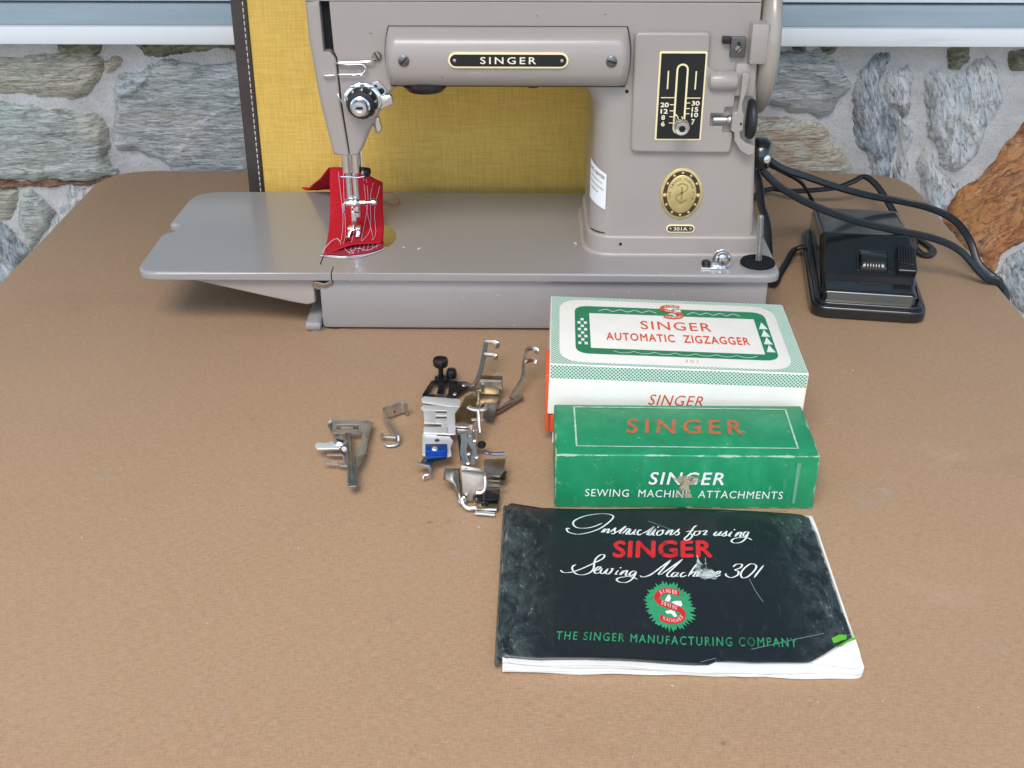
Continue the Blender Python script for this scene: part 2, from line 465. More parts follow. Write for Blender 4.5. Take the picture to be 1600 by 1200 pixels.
# ---- stone wall
WY = 1.116
def stone_mat(name, cols, ang, stretch=9, rust=0.0, base_scale=26):
    s = NT(name)
    def two(sc):
        m2 = s.n('ShaderNodeMapping'); m2.inputs['Scale'].default_value = sc
        s.l(s.mapping(rot=(0, ang, 0)), m2.inputs['Vector']); return m2.outputs[0]
    src = two((1, 1, stretch))
    lam = s.noise(src, base_scale, 10, 0.72, 0.8)
    fine = s.noise(two((1, 1, max(2.5, stretch))), 95, 8, 0.72, 0.5)
    blot = s.noise(s.tc.outputs['Object'], 22, 6, 0.65)
    cols = [tuple(min(0.82, c * k) for c in q) for q, k in zip(cols, (1.3, 1.75, 1.7, 1.35, 1.5))]
    a = s.ramp(lam, [(0.28, cols[0]), (0.42, cols[1]), (0.55, cols[2]), (0.72, cols[3])])
    a = s.mix(s.ramp(blot, [(0.50, (0, 0, 0)), (0.66, (0.62,) * 3)]), a, cols[4])
    a = s.mix(s.ramp(fine, [(0.34, (0.95,) * 3), (0.475, (0, 0, 0))]), a, cols[0])
    a = s.mix(s.ramp(fine, [(0.53, (0, 0, 0)), (0.68, (0.75,) * 3)]), a, cols[3])
    tone = s.noise(s.tc.outputs['Object'], 13, 5, 0.6)
    a = s.mix(s.ramp(tone, [(0.52, (0, 0, 0)), (0.66, (0.45,) * 3)]), a, tuple(c * k for c, k in zip(cols[2], (0.86, 1.04, 1.04))))
    a = s.mix(s.ramp(tone, [(0.34, (0.45,) * 3), (0.46, (0, 0, 0))]), a, tuple(c * k for c, k in zip(cols[3], (1.08, 0.98, 0.82))))
    crk = s.noise(two((1, 1, max(2.0, stretch * 0.8))), 40, 6, 0.65, 0.7)
    near_ = s.math('ABSOLUTE', s.math('SUBTRACT', crk, 0.5))
    a = s.mix(s.ramp(near_, [(0.003, (0.6,) * 3), (0.015, (0, 0, 0))]), a, tuple(c * 1.1 for c in cols[0]))
    h = s.math('ADD', s.math('MULTIPLY', lam, 1.0), s.math('MULTIPLY', fine, 0.7))
    s.bump(s.math('ADD', h, s.math('MULTIPLY', s.math('MINIMUM', near_, 0.03), 5.0)), 0.9, 0.006)
    s.out(a, 0.62, 0.45)
    return s.m
SM = {
 'blue': stone_mat('blue_grey_quartzite', [(0.10, 0.11, 0.115), (0.31, 0.33, 0.33), (0.45, 0.475, 0.47), (0.64, 0.65, 0.635), (0.44, 0.41, 0.34)], 0.0),
 'tan': stone_mat('olive_tan_stone', [(0.11, 0.09, 0.06), (0.33, 0.30, 0.23), (0.43, 0.40, 0.32), (0.55, 0.53, 0.46), (0.38, 0.37, 0.32)], 0.03, 7),
 'green': stone_mat('green_grey_quartzite', [(0.10, 0.105, 0.09), (0.32, 0.335, 0.30), (0.45, 0.465, 0.42), (0.62, 0.63, 0.58), (0.42, 0.35, 0.24)], 0.02, 8),
 'dark': stone_mat('slate_grey_stone', [(0.045, 0.05, 0.06), (0.19, 0.21, 0.23), (0.36, 0.39, 0.40), (0.60, 0.63, 0.63), (0.30, 0.31, 0.30)], 1.9, 4),
 'pale': stone_mat('pale_grey_stone', [(0.10, 0.11, 0.11), (0.36, 0.39, 0.38), (0.50, 0.53, 0.52), (0.68, 0.70, 0.69), (0.44, 0.40, 0.31)], 1.9, 4),
 'orange': stone_mat('peach_tan_stone', [(0.20, 0.13, 0.09), (0.45, 0.35, 0.26), (0.56, 0.48, 0.39), (0.66, 0.62, 0.55), (0.50, 0.30, 0.17)], 0.06, 9),
 'rust': stone_mat('rust_brown_stone', [(0.07, 0.035, 0.022), (0.24, 0.085, 0.030), (0.36, 0.15, 0.052), (0.48, 0.29, 0.15), (0.26, 0.17, 0.11)], 0.8, 1.6),
 'ledge': stone_mat('thin_rust_ledge', [(0.05, 0.025, 0.018), (0.16, 0.07, 0.04), (0.30, 0.17, 0.10), (0.48, 0.40, 0.32), (0.2, 0.12, 0.08)], 0.0, 10),
 'moss': stone_mat('dark_mossy_stone', [(0.03, 0.03, 0.02), (0.11, 0.11, 0.07), (0.20, 0.20, 0.14), (0.36, 0.35, 0.27), (0.15, 0.13, 0.08)], 0.2, 3),
}
wall = thing('stone_wall', 'wall of rough blue grey and rust stones set in pale mortar', 'wall', (0, WY, -0.71))
mo = NT('pale_mortar')
mv = mo.tc.outputs['Object']
mc = mo.ramp(mo.noise(mv, 16, 8, 0.65), [(0.3, (0.46, 0.45, 0.43)), (0.55, (0.62, 0.61, 0.585)), (0.75, (0.74, 0.73, 0.70))])
mc = mo.mix(mo.ramp(mo.noise(mv, 900, 2, 0.6), [(0.32, (0.5,) * 3), (0.46, (0, 0, 0))]), mc, (0.24, 0.23, 0.23))
mo.bump(mo.math('ADD', mo.noise(mv, 60, 6, 0.6), mo.math('MULTIPLY', mo.noise(mv, 420, 4, 0.75), 0.45)), 0.9, 0.005)
mo.out(mc, 0.9, 0.25)
def mortar_geo():
    v = []; f = []; x0, x1, z0, z1 = -1.1, 1.1, -0.71, 0.13; nx, nz = 170, 66
    for j in range(nz + 1):
        for i in range(nx + 1):
            x = x0 + (x1 - x0) * i / nx; z = z0 + (z1 - z0) * j / nz
            d = noise.noise(V(x * 9, 3, z * 9)) * 0.004 + noise.noise(V(x * 30, 8, z * 30)) * 0.0016
            v.append((x, WY + 0.004 + d, z))
    for j in range(nz):
        for i in range(nx):
            a = j * (nx + 1) + i; f.append((a, a + 1, a + nx + 2, a + nx + 1))
    return v, f
mg = mortar_geo()
back = rprism([(-1.1, -0.71), (1.1, -0.71), (1.1, 0.125), (-1.1, 0.125)], WY + 0.20, WY + 0.013, r=0, mp=xz)
obj('mortar', join(mg, back), mo.m, wall, ang=60)

def stone(pts, m, proud=0.0055, ang=0.0, rough=1.0, world=False, sp=0.0026, stretch=4.0):
    """one rough stone: jittered outline, relief from layered noise laid along its grain"""
    P = pts if world else [(atY(a, b, WY - 0.006).x, atY(a, b, WY - 0.006).z) for a, b in pts]
    if poly_area(P) < 0: P = P[::-1]
    sd_ = random.uniform(0, 90)
    out = []
    n = len(P)
    for i in range(n):
        a = Vector(P[i]); b = Vector(P[(i + 1) % n]); L = (b - a).length; k = max(1, int(L / 0.004))
        nn = V(-(b - a).y, (b - a).x).normalized() if L > 1e-6 else V(0, 0)
        for j in range(k):
            q = a + (b - a) * (j / k)
            d = noise.noise(V(q.x * 55, sd_, q.y * 55)) * 0.0042 + noise.noise(V(q.x * 170, sd_ + 5, q.y * 170)) * 0.0018
            out.append(q + nn * (d - 0.0026))
    nb = len(out)
    edges = [(i, (i + 1) % nb) for i in range(nb)]
    xs = [q.x for q in out]; ys = [q.y for q in out]
    pts2 = list(out)
    y = min(ys); row = 0
    while y < max(ys):
        x = min(xs) + (row % 2) * sp * 0.5
        while x < max(xs):
            pts2.append(V(x + random.uniform(-.3, .3) * sp, y + random.uniform(-.3, .3) * sp)); x += sp
        y += sp * 0.87; row += 1
    vo, eo, fo, *_ = delaunay_2d_cdt(pts2, edges, [], 1, 1e-5)
    bset = [Vector(q) for q in out]
    ca, sa = math.cos(ang), math.sin(ang)
    # coarse distance to outline
    import bisect
    v = []
    for q in vo:
        dm = min((q - b).length_squared for b in bset) ** 0.5
        e = min(1.0, dm / 0.011); e = 1 - (1 - e) ** 1.8
        u = q.x * ca + q.y * sa; w = -q.x * sa + q.y * ca
        h = noise.fractal(V(u * 14, sd_, w * 14 * stretch), 0.9, 2.1, 4) * 0.0030
        h += (abs(noise.noise(V(u * 22, sd_ + 20, w * 22 * stretch))) - 0.25) * 0.0040
        stp = noise.noise(V(u * 8 + 4, sd_ + 40, w * 8))
        h += (0.0026 if stp > 0.1 else (-0.0022 if stp < -0.25 else 0)) 
        h += noise.noise(V(u * 60, sd_ + 60, w * 60 * stretch)) * 0.0011
        y_ = WY + 0.008 - (proud + 0.008 + h * rough) * e
        v.append(V(q.x, y_, q.y))
    return obj('stone', (v, [tuple(t) for t in fo]), m, wall, ang=50)
S = [
 ('tan', [(-70, 95), (0, 92), (80, 88), (135, 87), (152, 97), (152, 117), (146, 137), (130, 152), (110, 156), (75, 152), (0, 150), (-70, 152)], 0.0, 6),
 ('green', [(-70, 165), (0, 165), (35, 168), (70, 177), (140, 183), (155, 194), (163, 210), (161, 230), (153, 241), (165, 262), (178, 275), (150, 284), (60, 285), (0, 284), (-70, 284)], 0.0, 6),
 ('ledge', [(-70, 286), (60, 287), (150, 285), (172, 280), (160, 290), (120, 294), (40, 297), (-70, 297)], 0.0, 6),
 ('blue', [(183, 121), (212, 119), (224, 108), (250, 99), (285, 100), (310, 106), (335, 100), (365, 95), (425, 95), (440, 285), (275, 280), (262, 262), (240, 248), (215, 238), (182, 237), (172, 225), (175, 190), (171, 160), (176, 135)], 0.0, 6),
 ('moss', [(205, 60), (365, 55), (366, 80), (330, 79), (290, 88), (255, 90), (225, 86), (210, 76)], 0.0, 3),
 ('orange', [(156, 100), (172, 92), (186, 96), (184, 112), (170, 118), (158, 116)], 0.0, 3),
 ('green', [(30, 306), (46, 302), (60, 312), (72, 322), (83, 335), (72, 362), (42, 402), (33, 375), (25, 345), (27, 318)], 1.6, 4),
 ('pale', [(96, 314), (106, 300), (150, 297), (160, 310), (120, 360), (72, 385), (72, 368), (84, 338)], 0.7, 5),
 ('dark', [(-60, 345), (0, 358), (20, 374), (38, 396), (25, 440), (-10, 470), (-60, 470)], 1.4, 3),
 ('tan', [(-60, 300), (0, 299), (22, 301), (24, 330), (18, 350), (0, 352), (-60, 338)], 0.2, 4),
 ('blue', [(1170, 88), (1225, 84), (1290, 86), (1318, 118), (1330, 138), (1313, 158), (1306, 178), (1286, 186), (1250, 178), (1205, 163), (1170, 152)], 0.0, 6),
 ('orange', [(1165, 190), (1225, 192), (1285, 200), (1298, 224), (1318, 240), (1335, 268), (1340, 300), (1165, 305)], 0.03, 7),
 ('dark', [(1370, 93), (1396, 85), (1388, 106), (1379, 140), (1392, 172), (1408, 190), (1410, 218), (1396, 262), (1398, 300), (1380, 300), (1362, 266), (1357, 245), (1341, 226), (1338, 165), (1350, 118)], 1.9, 3.5),
 ('pale', [(1391, 119), (1406, 115), (1424, 108), (1431, 125), (1427, 160), (1420, 192), (1428, 215), (1418, 245), (1420, 300), (1404, 310), (1401, 266), (1414, 220), (1411, 188), (1395, 165), (1384, 142)], 1.8, 3.5),
 ('pale', [(1455, 120), (1466, 115), (1490, 126), (1508, 120), (1530, 96), (1551, 91), (1560, 125), (1573, 160), (1564, 178), (1545, 210), (1531, 245), (1516, 266), (1490, 276), (1471, 262), (1466, 226), (1456, 200), (1453, 165)], 1.9, 3.5),
 ('pale', [(1438, 262), (1455, 236), (1467, 268), (1490, 286), (1498, 296), (1480, 335), (1462, 350), (1447, 318)], 1.7, 3.5),
 ('rust', [(1606, 196), (1690, 180), (1720, 420), (1640, 372), (1600, 384), (1570, 404), (1557, 436), (1530, 402), (1500, 372), (1478, 350), (1500, 312), (1540, 280), (1562, 250)], 0.8, 1.5),
 ('dark', [(1556, 446), (1576, 412), (1606, 392), (1640, 382), (1720, 440), (1720, 560), (1640, 540), (1590, 484)], 1.2, 3),
 ('moss', [(1485, 80), (1520, 80), (1518, 100), (1506, 116), (1490, 110)], 1.0, 3),
 ('moss', [(1583, 84), (1630, 84), (1630, 114), (1584, 110)], 1.0, 3),
 ('moss', [(1241, 66), (1266, 66), (1262, 84), (1255, 87), (1244, 80)], 1.0, 3),
 ('moss', [(1290, 66), (1312, 66), (1306, 82), (1293, 86)], 1.0, 3),
 ('moss', [(80, 60), (150, 58), (148, 84), (110, 82), (84, 85)], 0.0, 3),
]
for kind, pts, ang, st in S:
    stone(pts, SM[kind], ang=ang, stretch=st)
# neighbours just outside the frame, so the wall goes on
for k, (x0, x1, z0, z1, kind) in enumerate([(-0.80, -0.62, 0.00, 0.10, 'blue'), (-0.86, -0.60, -0.13, -0.02, 'tan'), (-0.78, -0.60, -0.30, -0.16, 'green'), (0.60, 0.78, -0.06, 0.10, 'blue'),
                                             (0.64, 0.86, -0.20, -0.08, 'orange'), (0.55, 0.75, -0.36, -0.23, 'pale'), (-0.56, -0.38, -0.33, -0.20, 'rust'), (-0.35, -0.12, -0.30, -0.12, 'blue'),
                                             (-0.08, 0.14, -0.27, -0.10, 'tan'), (0.18, 0.40, -0.30, -0.15, 'dark')]):
    j = lambda: random.uniform(-0.018, 0.018)
    stone([(x0 + j(), z0 + j()), ((x0 + x1) / 2, z0 + j()), (x1 + j(), z0 + j()), (x1 + j(), (z0 + z1) / 2), (x1 + j(), z1 + j()), ((x0 + x1) / 2, z1 + j()), (x0 + j(), z1 + j()), (x0 + j(), (z0 + z1) / 2)],
          SM[kind], world=True, sp=0.007)

# ---- window above the wall
wp = NT('white_window_paint')
wpc = wp.mix(wp.ramp(wp.noise(wp.mapping(scale=(4, 30, 60)), 1, 8, 0.7), [(0.60, (0, 0, 0)), (0.74, (0.5,) * 3)]), (0.80, 0.82, 0.81), (0.50, 0.53, 0.54))
wpc = wp.mix(wp.ramp(wp.noise(wp.mapping(scale=(30, 60, 90)), 1, 6, 0.8), [(0.70, (0, 0, 0)), (0.74, (0.9,) * 3)]), wpc, (0.25, 0.23, 0.20))
wp.bump(wp.noise(wp.mapping(scale=(10, 200, 200)), 1, 5, 0.6), 0.2, 0.001)
wp.out(wpc, 0.45, 0.5)
gp = NT('weathered_grey_paint')
gpc = gp.ramp(gp.noise(gp.mapping(scale=(5, 40, 90)), 1, 8, 0.7), [(0.3, (0.36, 0.44, 0.49)), (0.7, (0.50, 0.57, 0.61))])
gp.out(gpc, 0.5, 0.5)
win = thing('window', 'white painted window sill and glass painted with sky reflection above the stone wall', 'window', (0, WY, 0.1195))
sz0 = 0.1195
obj('sill', box(-1.05, 1.05, WY - 0.026, WY + 0.10, sz0, sz0 + 0.0165, 0.002), wp.m, win)
obj('sill_slope', rprism([(WY - 0.020, sz0 + 0.0170), (WY + 0.10, sz0 + 0.0170), (WY + 0.10, sz0 + 0.031), (WY + 0.012, sz0 + 0.0290)], -1.05, 1.05, r=0, mp=lambda u, v, w: (w, u, v)), gp.m, win, smooth=False)
obj('sash_rail', box(-1.05, 1.05, WY + 0.013, WY + 0.06, sz0 + 0.0312, sz0 + 0.040, 0.002), wp.m, win)
gl = NT('sky_painted_glass')
gl.out(gl.ramp(gl.noise(gl.tc.outputs['Object'], 1.5, 2, 0.5), [(0.3, (0.20, 0.34, 0.39)), (0.7, (0.28, 0.42, 0.47))]), 0.06, 0.6)  # reflected sky put into the pane's base colour
obj('pane', box(-1.0, 1.0, WY + 0.035, WY + 0.041, sz0 + 0.0402, sz0 + 1.1), gl.m, win, smooth=False)
for sx in (-1.05, 1.0):
    obj('jamb', box(sx, sx + 0.05, WY + 0.012, WY + 0.061, sz0 + 0.0404, sz0 + 1.1, 0.002), wp.m, win)
obj('head_rail', box(-1.05, 1.05, WY + 0.012, WY + 0.061, sz0 + 1.1005, sz0 + 1.17, 0.002), wp.m, win)

# ---- unseen upper wall and roof, added to darken the table near the house
sid = mat('painted_siding', (0.55, 0.57, 0.56), 0.6, var=0.1, vscale=12)
upper = tag(obj('unseen_upper_wall', box(-3.0, 3.0, WY + 0.062, WY + 0.20, sz0 + 1.171, SHADE_ROOF_Z + 0.1), sid, smooth=False), kind='structure')
shade_roof = tag(obj('added_shade_roof', box(-3.0, 3.0, SHADE_ROOF_Y, WY + 0.0615, SHADE_ROOF_Z, SHADE_ROOF_Z + 0.06), sid, smooth=False), kind='structure')

# ---- carrying case behind the machine
fb = NT('yellow_woven_cloth')
a1 = fb.noise(fb.mapping(scale=(60, 60, 1100)), 1, 3, 0.6); a2 = fb.noise(fb.mapping(scale=(1100, 60, 60)), 1, 3, 0.6)
wx = fb.n('ShaderNodeTexWave', wave_type='BANDS', bands_direction='X', Scale=420, Distortion=0.4); fb.l(fb.tc.outputs['Object'], wx.inputs['Vector'])
wz = fb.n('ShaderNodeTexWave', wave_type='BANDS', bands_direction='Z', Scale=420, Distortion=0.4); fb.l(fb.tc.outputs['Object'], wz.inputs['Vector'])
wev = fb.math('ADD', fb.math('MULTIPLY', fb.math('MULTIPLY', wx.outputs['Fac'], wz.outputs['Fac']), 0.35), fb.math('ADD', fb.math('MULTIPLY', a1, 0.4), fb.math('MULTIPLY', a2, 0.45)))
fc = fb.ramp(wev, [(0.30, (0.58, 0.36, 0.065)), (0.52, (0.78, 0.515, 0.110)), (0.74, (0.90, 0.66, 0.21))])
fc = fb.mix(fb.ramp(fb.noise(fb.tc.outputs['Object'], 9, 5, 0.6), [(0.45, (0, 0, 0)), (0.7, (0.18,) * 3)]), fc, (0.60, 0.36, 0.07))
fc = fb.mix(fb.ramp(fb.noise(fb.tc.outputs['Object'], 60, 4, 0.8), [(0.74, (0, 0, 0)), (0.78, (0.5,) * 3)]), fc, (0.62, 0.52, 0.30))
fb.bump(wev, 0.5, 0.0008); fb.out(fc, 0.75, 0.25)
lth = mat('dark_brown_leather', (0.060, 0.047, 0.042), 0.36, var=0.3, vscale=30, bump=0.3, bscale=250)
CY = 0.930
case = thing('carrying_case', 'upright yellow woven carrying case with stitched brown leather edge', 'case', (-0.03, 0.99, 0))
cx0, cx1 = -0.2285, 0.168
obj('shell', rprism([(cx0 + 0.0115, 0.004), (cx1 - 0.0115, 0.004), (cx1 - 0.0115, 0.30), (cx0 + 0.0145, 0.30)], CY + 0.12, CY, r=0.0015, mp=xz), fb.m, case)
for side in (0, 1):
    p = [(cx0 - 0.0005, 0.0), (cx0 + 0.0122, 0.0), (cx0 + 0.0152, 0.304), (cx0 + 0.0026, 0.304)] if side == 0 else [(cx1 - 0.012, 0), (cx1, 0), (cx1, 0.304), (cx1 - 0.012, 0.304)]
    tr = obj('leather_trim', rprism(p, CY + 0.122, CY - 0.0016, r=0.0014, r0=0.001, mp=xz), lth, case)
    st = []
    for k in range(62):
        z = 0.004 + k * 0.0048
        x = (cx0 + 0.0092 + 0.0030 * z / 0.304) if side == 0 else cx1 - 0.0095
        st.append(tube([V(x, CY - 0.0014, z), V(x + 0.0001, CY - 0.0022, z + 0.0016), V(x, CY - 0.0014, z + 0.0031)], 0.0004, 5, 2))
    tag(obj('stitching', join(*st), thread_y, tr), kind='stuff')
obj('leather_base', rprism([(cx0 + 0.0122, 0.0), (cx1 - 0.0122, 0.0), (cx1 - 0.0122, 0.012), (cx0 + 0.0122, 0.012)], CY + 0.122, CY - 0.0014, r=0.001, mp=xz), lth, case)

# ================================================================== sewing machine
HB = 0.0456          # top of the bed
PF = 0.7825          # front plane of arm and pillar
sm = thing('sewing_machine', 'beige enamelled sewing machine with long bed standing on the tan table', 'sewing machine', (0.0, 0.825, 0))
# --- base and bed
obj('base', join(box(-0.1432, 0.1672, 0.7485, 0.898, 0.0012, 0.0392, 0.003)), bed_en, sm)  # shade on the base put into its colour: bed enamel, darker than the body
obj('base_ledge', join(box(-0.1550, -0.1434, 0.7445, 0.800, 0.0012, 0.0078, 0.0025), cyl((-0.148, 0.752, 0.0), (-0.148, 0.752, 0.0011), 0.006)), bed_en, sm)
for fx in (-0.135, 0.158):
    for fy in (0.757, 0.889): obj('rubber_foot', cyl((fx, fy, 0), (fx, fy, 0.0011), 0.007), rubber, sm)
bedp = round_poly([(-0.1330, 0.7445), (0.1750, 0.7445), (0.1750, 0.9075), (-0.1428, 0.9075), (-0.1428, 0.7600), (-0.1330, 0.7570)], [0.0005, 0.013, 0.014, 0.0005, 0.0005, 0.0005], 7)
bed = obj('bed_plate', rprism(bedp, 0.0395, HB, r=[0.0003 if p[0] < -0.128 else 0.0026 for p in bedp], r0=0.0008, seg=4), bed_en, sm, wn=True)
flp = [(-0.1434, 0.9075), (-0.2670, 0.9075), (-0.2690, 0.8360), (-0.2620, 0.8345), (-0.2600, 0.8270), (-0.2625, 0.8200), (-0.2690, 0.8150), (-0.2690, 0.7445), (-0.1336, 0.7445), (-0.1336, 0.7565), (-0.1434, 0.7595)]
flp = round_poly(flp, [0.0005, 0.024, 0.004, 0.003, 0.003, 0.003, 0.004, 0.016, 0.0005, 0.0005, 0.0005], 7)
flap = obj('bed_extension', rprism(flp, 0.0395, HB, r=[0.0003 if p[0] > -0.146 else 0.0026 for p in flp], r0=0.0008, seg=4), bed_en, sm, wn=True)
wedge = [(-0.2390, 0.0392), (-0.1470, 0.0392), (-0.1470, 0.0200), (-0.1530, 0.0185), (-0.1640, 0.0205)]
obj('extension_bracket', rprism(round_poly(wedge, [0, 0, 0.002, 0.003, 0.004], 3), 0.880, 0.7505, r=0.0015, mp=xz), enamel, flap)
obj('hinge', join(cyl((-0.1440, 0.7490, 0.0345), (-0.1440, 0.770, 0.0345), 0.0042), strip([V(-0.1455, 0.7478, 0.0365), V(-0.139, 0.7475, 0.0350), V(-0.1335, 0.7474, 0.0375)], 0.0030, 0.0010)), nickel, flap)
obj('hinge_gap', rprism(round_poly([(-0.1432, 0.0391), (-0.1322, 0.0391), (-0.1350, 0.0352), (-0.1405, 0.0335), (-0.1432, 0.0335)], 0.001, 3), 0.7500, 0.7482, r=0, mp=xz), hole_m, flap)
# --- slide plate and needle plate
pp = [(-0.1295 + 0.0345 * math.cos(t), 0.8085 + 0.0355 * math.sin(t)) for t in [2 * pi * k / 72 for k in range(72)]]
pp = [(max(x, -0.1424), y) for x, y in pp]
pp = [q for i, q in enumerate(pp) if q != pp[i - 1]]
obj('needle_plate', rprism(pp, HB - 0.001, HB + 0.0005, r=0.0002, seg=2), chrome, sm)
obj('slide_seam', join(box(-0.1434, -0.1427, 0.7605, 0.786, HB - 0.002, HB + 0.00012)), hole_m, sm)
# --- pillar flange
fl = [(0.0425, 0.7795), (0.1640, 0.7795), (0.1640, 0.878), (0.0425, 0.878)]
obj('pillar_flange', join(rprism(round_poly(fl, [0.022, 0.004, 0.004, 0.02], 9), HB - 0.001, 0.0596, r=0.0022, seg=4),
                          rprism(round_poly([(0.0395, 0.7765), (0.1655, 0.7765), (0.1655, 0.881), (0.0395, 0.881)], [0.024, 0.005, 0.005, 0.02], 9), HB - 0.001, HB + 0.0022, r=0.0022, seg=4)), enamel, sm, wn=True)
# --- pillar, arm and nose as one casting
bp = [((0.0440, 0.036), 0.010), ((0.0445, 0.0605), 0.018), ((0.0452, 0.095), 0.018), ((0.0462, 0.130), 0.017), ((0.0450, 0.150), 0.015), ((0.0400, 0.1600), 0.011), ((0.0320, 0.1635), 0.008),
      ((0.0, 0.1640), 0.007), ((-0.060, 0.1640), 0.006), ((-0.0850, 0.1640), 0.004), ((-0.0905, 0.1600), 0.003), ((-0.0970, 0.1490), 0.003), ((-0.1060, 0.1335), 0.003), ((-0.1115, 0.1215), 0.003),
      ((-0.1150, 0.1165), 0.002), ((-0.1206, 0.1163), 0.0004), ((-0.1238, 0.153), 0.0004), ((-0.1248, 0.1826), 0.0004), ((-0.1268, 0.1870), 0.001), ((-0.1275, 0.2185), 0.0006),
      ((0.1500, 0.2185), 0.0015), ((0.1505, 0.190), 0.0025), ((0.1535, 0.145), 0.003), ((0.1562, 0.110), 0.0035), ((0.1600, 0.0605), 0.004), ((0.1612, 0.036), 0.004)]
body = obj('arm_and_pillar', rprism([b[0] for b in bp], 0.871, PF, r=[b[1] for b in bp], r0=0.006, mp=xz, seg=8), enamel, sm, wn=True)
obj('flange_joint', rprism(round_poly([(0.0448, PF + 0.0004), (0.1596, PF + 0.0004), (0.1596, 0.8705), (0.0448, 0.8705)], [0.018, 0.003, 0.003, 0.006], 8), 0.0597, 0.0606, r=0), brass_d, sm)
# top lid of the arm
lid = round_poly([(-0.1440, 0.2187), (0.1495, 0.2187), (0.1495, 0.238), (0.138, 0.2425), (-0.132, 0.2425), (-0.1440, 0.236)], [0.0005, 0.0005, 0.006, 0.012, 0.012, 0.005], 5)
obj('top_cover', rprism(lid, 0.872, PF - 0.0006, r=[0.0004 if p[1] < 0.22 else 0.0045 for p in lid], r0=0.001, mp=xz, seg=7), enamel, sm, wn=True)
# face plate at the needle end
fp = [(-0.1432, 0.2188), (-0.1430, 0.195), (-0.1392, 0.157), (-0.1322, 0.1168), (-0.1212, 0.1164), (-0.1246, 0.153), (-0.1256, 0.1826), (-0.1292, 0.1868), (-0.1330, 0.1870), (-0.1336, 0.2188)]
fpl = obj('face_plate', rprism(fp, 0.869, PF - 0.0022, r=[0.006, 0.006, 0.006, 0.004, 0.0012, 0.0012, 0.0012, 0.0008, 0.0012, 0.0012], r0=0.005, mp=xz, seg=6), enamel, sm, wn=True)
obj('takeup_slot', rprism([(-0.1334, 0.1872), (-0.1277, 0.1872), (-0.1278, 0.2187), (-0.1335, 0.2187)], 0.860, PF + 0.006, r=0, mp=xz), hole_m, sm)
obj('presser_lever', rprism(round_poly([(-0.1122, 0.1245), (-0.1075, 0.1265), (-0.1055, 0.1170), (-0.1075, 0.1130), (-0.1110, 0.1140)], 0.0025, 4), 0.848, 0.842, r=0.001, r0=0.001, mp=xz), chrome, sm)
# --- lamp housing along the arm
def housing():
    prof = [(PF + 0.001, 0.2030), (0.7790, 0.2026), (0.7745, 0.2010), (0.7700, 0.1972), (0.7676, 0.1920), (0.7668, 0.1850), (0.7672, 0.1790), (0.7688, 0.1735), (0.7715, 0.1695), (0.7750, 0.1668), (0.7800, 0.1652), (PF + 0.001, 0.1648)]
    prof = [(q.x, q.y) for q in spline([V(a, b, 0) for a, b in prof], 3)]
    v = []; f = []; n = len(prof); xs = []
    for k in range(9): t = k / 8 * pi / 2; xs.append((-0.0895 + 0.007 * (1 - math.cos(t)), math.sin(t) * 0.55 + 0.45 if k else 0.0))
    for k in range(9): t = (8 - k) / 8 * pi / 2; xs.append((0.0640 - 0.007 * (1 - math.cos(t)), math.sin(t) * 0.55 + 0.45 if k < 8 else 0.0))
    for i, (x, sc) in enumerate(xs):
        for (yy, zz) in prof:
            cz = 0.184
            bow = 0.0032 * (1 - ((zz - cz) / 0.02) ** 2) * (-1 if i < 9 else 1) * (1 if True else 0)
            v.append(V(x + bow * 0.9, PF + 0.0012 - (PF + 0.0012 - yy) * sc, zz))
    for i in range(len(xs) - 1):
        for k in range(n - 1): f.append((i * n + k, i * n + k + 1, (i + 1) * n + k + 1, (i + 1) * n + k))
    return v, f
lh = obj('lamp_housing', housing(), enamel, sm, ang=60)
gap = [(-0.0902 - 0.0032 * (1 - ((z - 0.184) / 0.02) ** 2), z) for z in [0.2034 - 0.0033 * k for k in range(13)]] + [(0.0648 + 0.0032 * (1 - ((z - 0.184) / 0.02) ** 2), z) for z in [0.1638 + 0.0033 * k for k in range(13)]]
obj('housing_gap', rprism(gap, PF + 0.001, PF - 0.0003, r=0, mp=xz), brass_d, sm, smooth=False)
obj('lamp', lathe([(0.0001, 0), (0.012, 0.0), (0.016, 0.004), (0.016, 0.010), (0.0001, 0.010)], (-0.068, 0.790, 0.1595), (0, 0, 1), 24), steel_d, sm)
obj('lamp_catch', lathe([(0.0001, 0), (0.004, 0), (0.004, 0.006), (0.0001, 0.006)], (0.004, 0.788, 0.1625), (0, 0, 1), 14), steel_d, sm)
def screw(parent, c, r, m=steel_g, ax=(0, -1, 0), rot=0.8, h=0.0012):
    o = obj('screw', lathe([(r * 0.98, -0.0005), (r, 0.0), (r, h * 0.6), (r * 0.8, h), (0.0001, h * 1.1)], c, ax, 18), m, parent)
    a, b, w = frame(ax); d = a * math.cos(rot) + b * math.sin(rot); e = w.cross(d)
    obj('slot', obox(Vector(c) + w * (h * 1.05), d, e, w, r * 0.85, r * 0.13, 0.00015), hole_m, o, smooth=False)
    return o
screw(lh, (-0.0795, 0.7668, 0.1845), 0.0036); screw(lh, (0.0542, 0.7668, 0.1845), 0.0036, rot=-0.3)
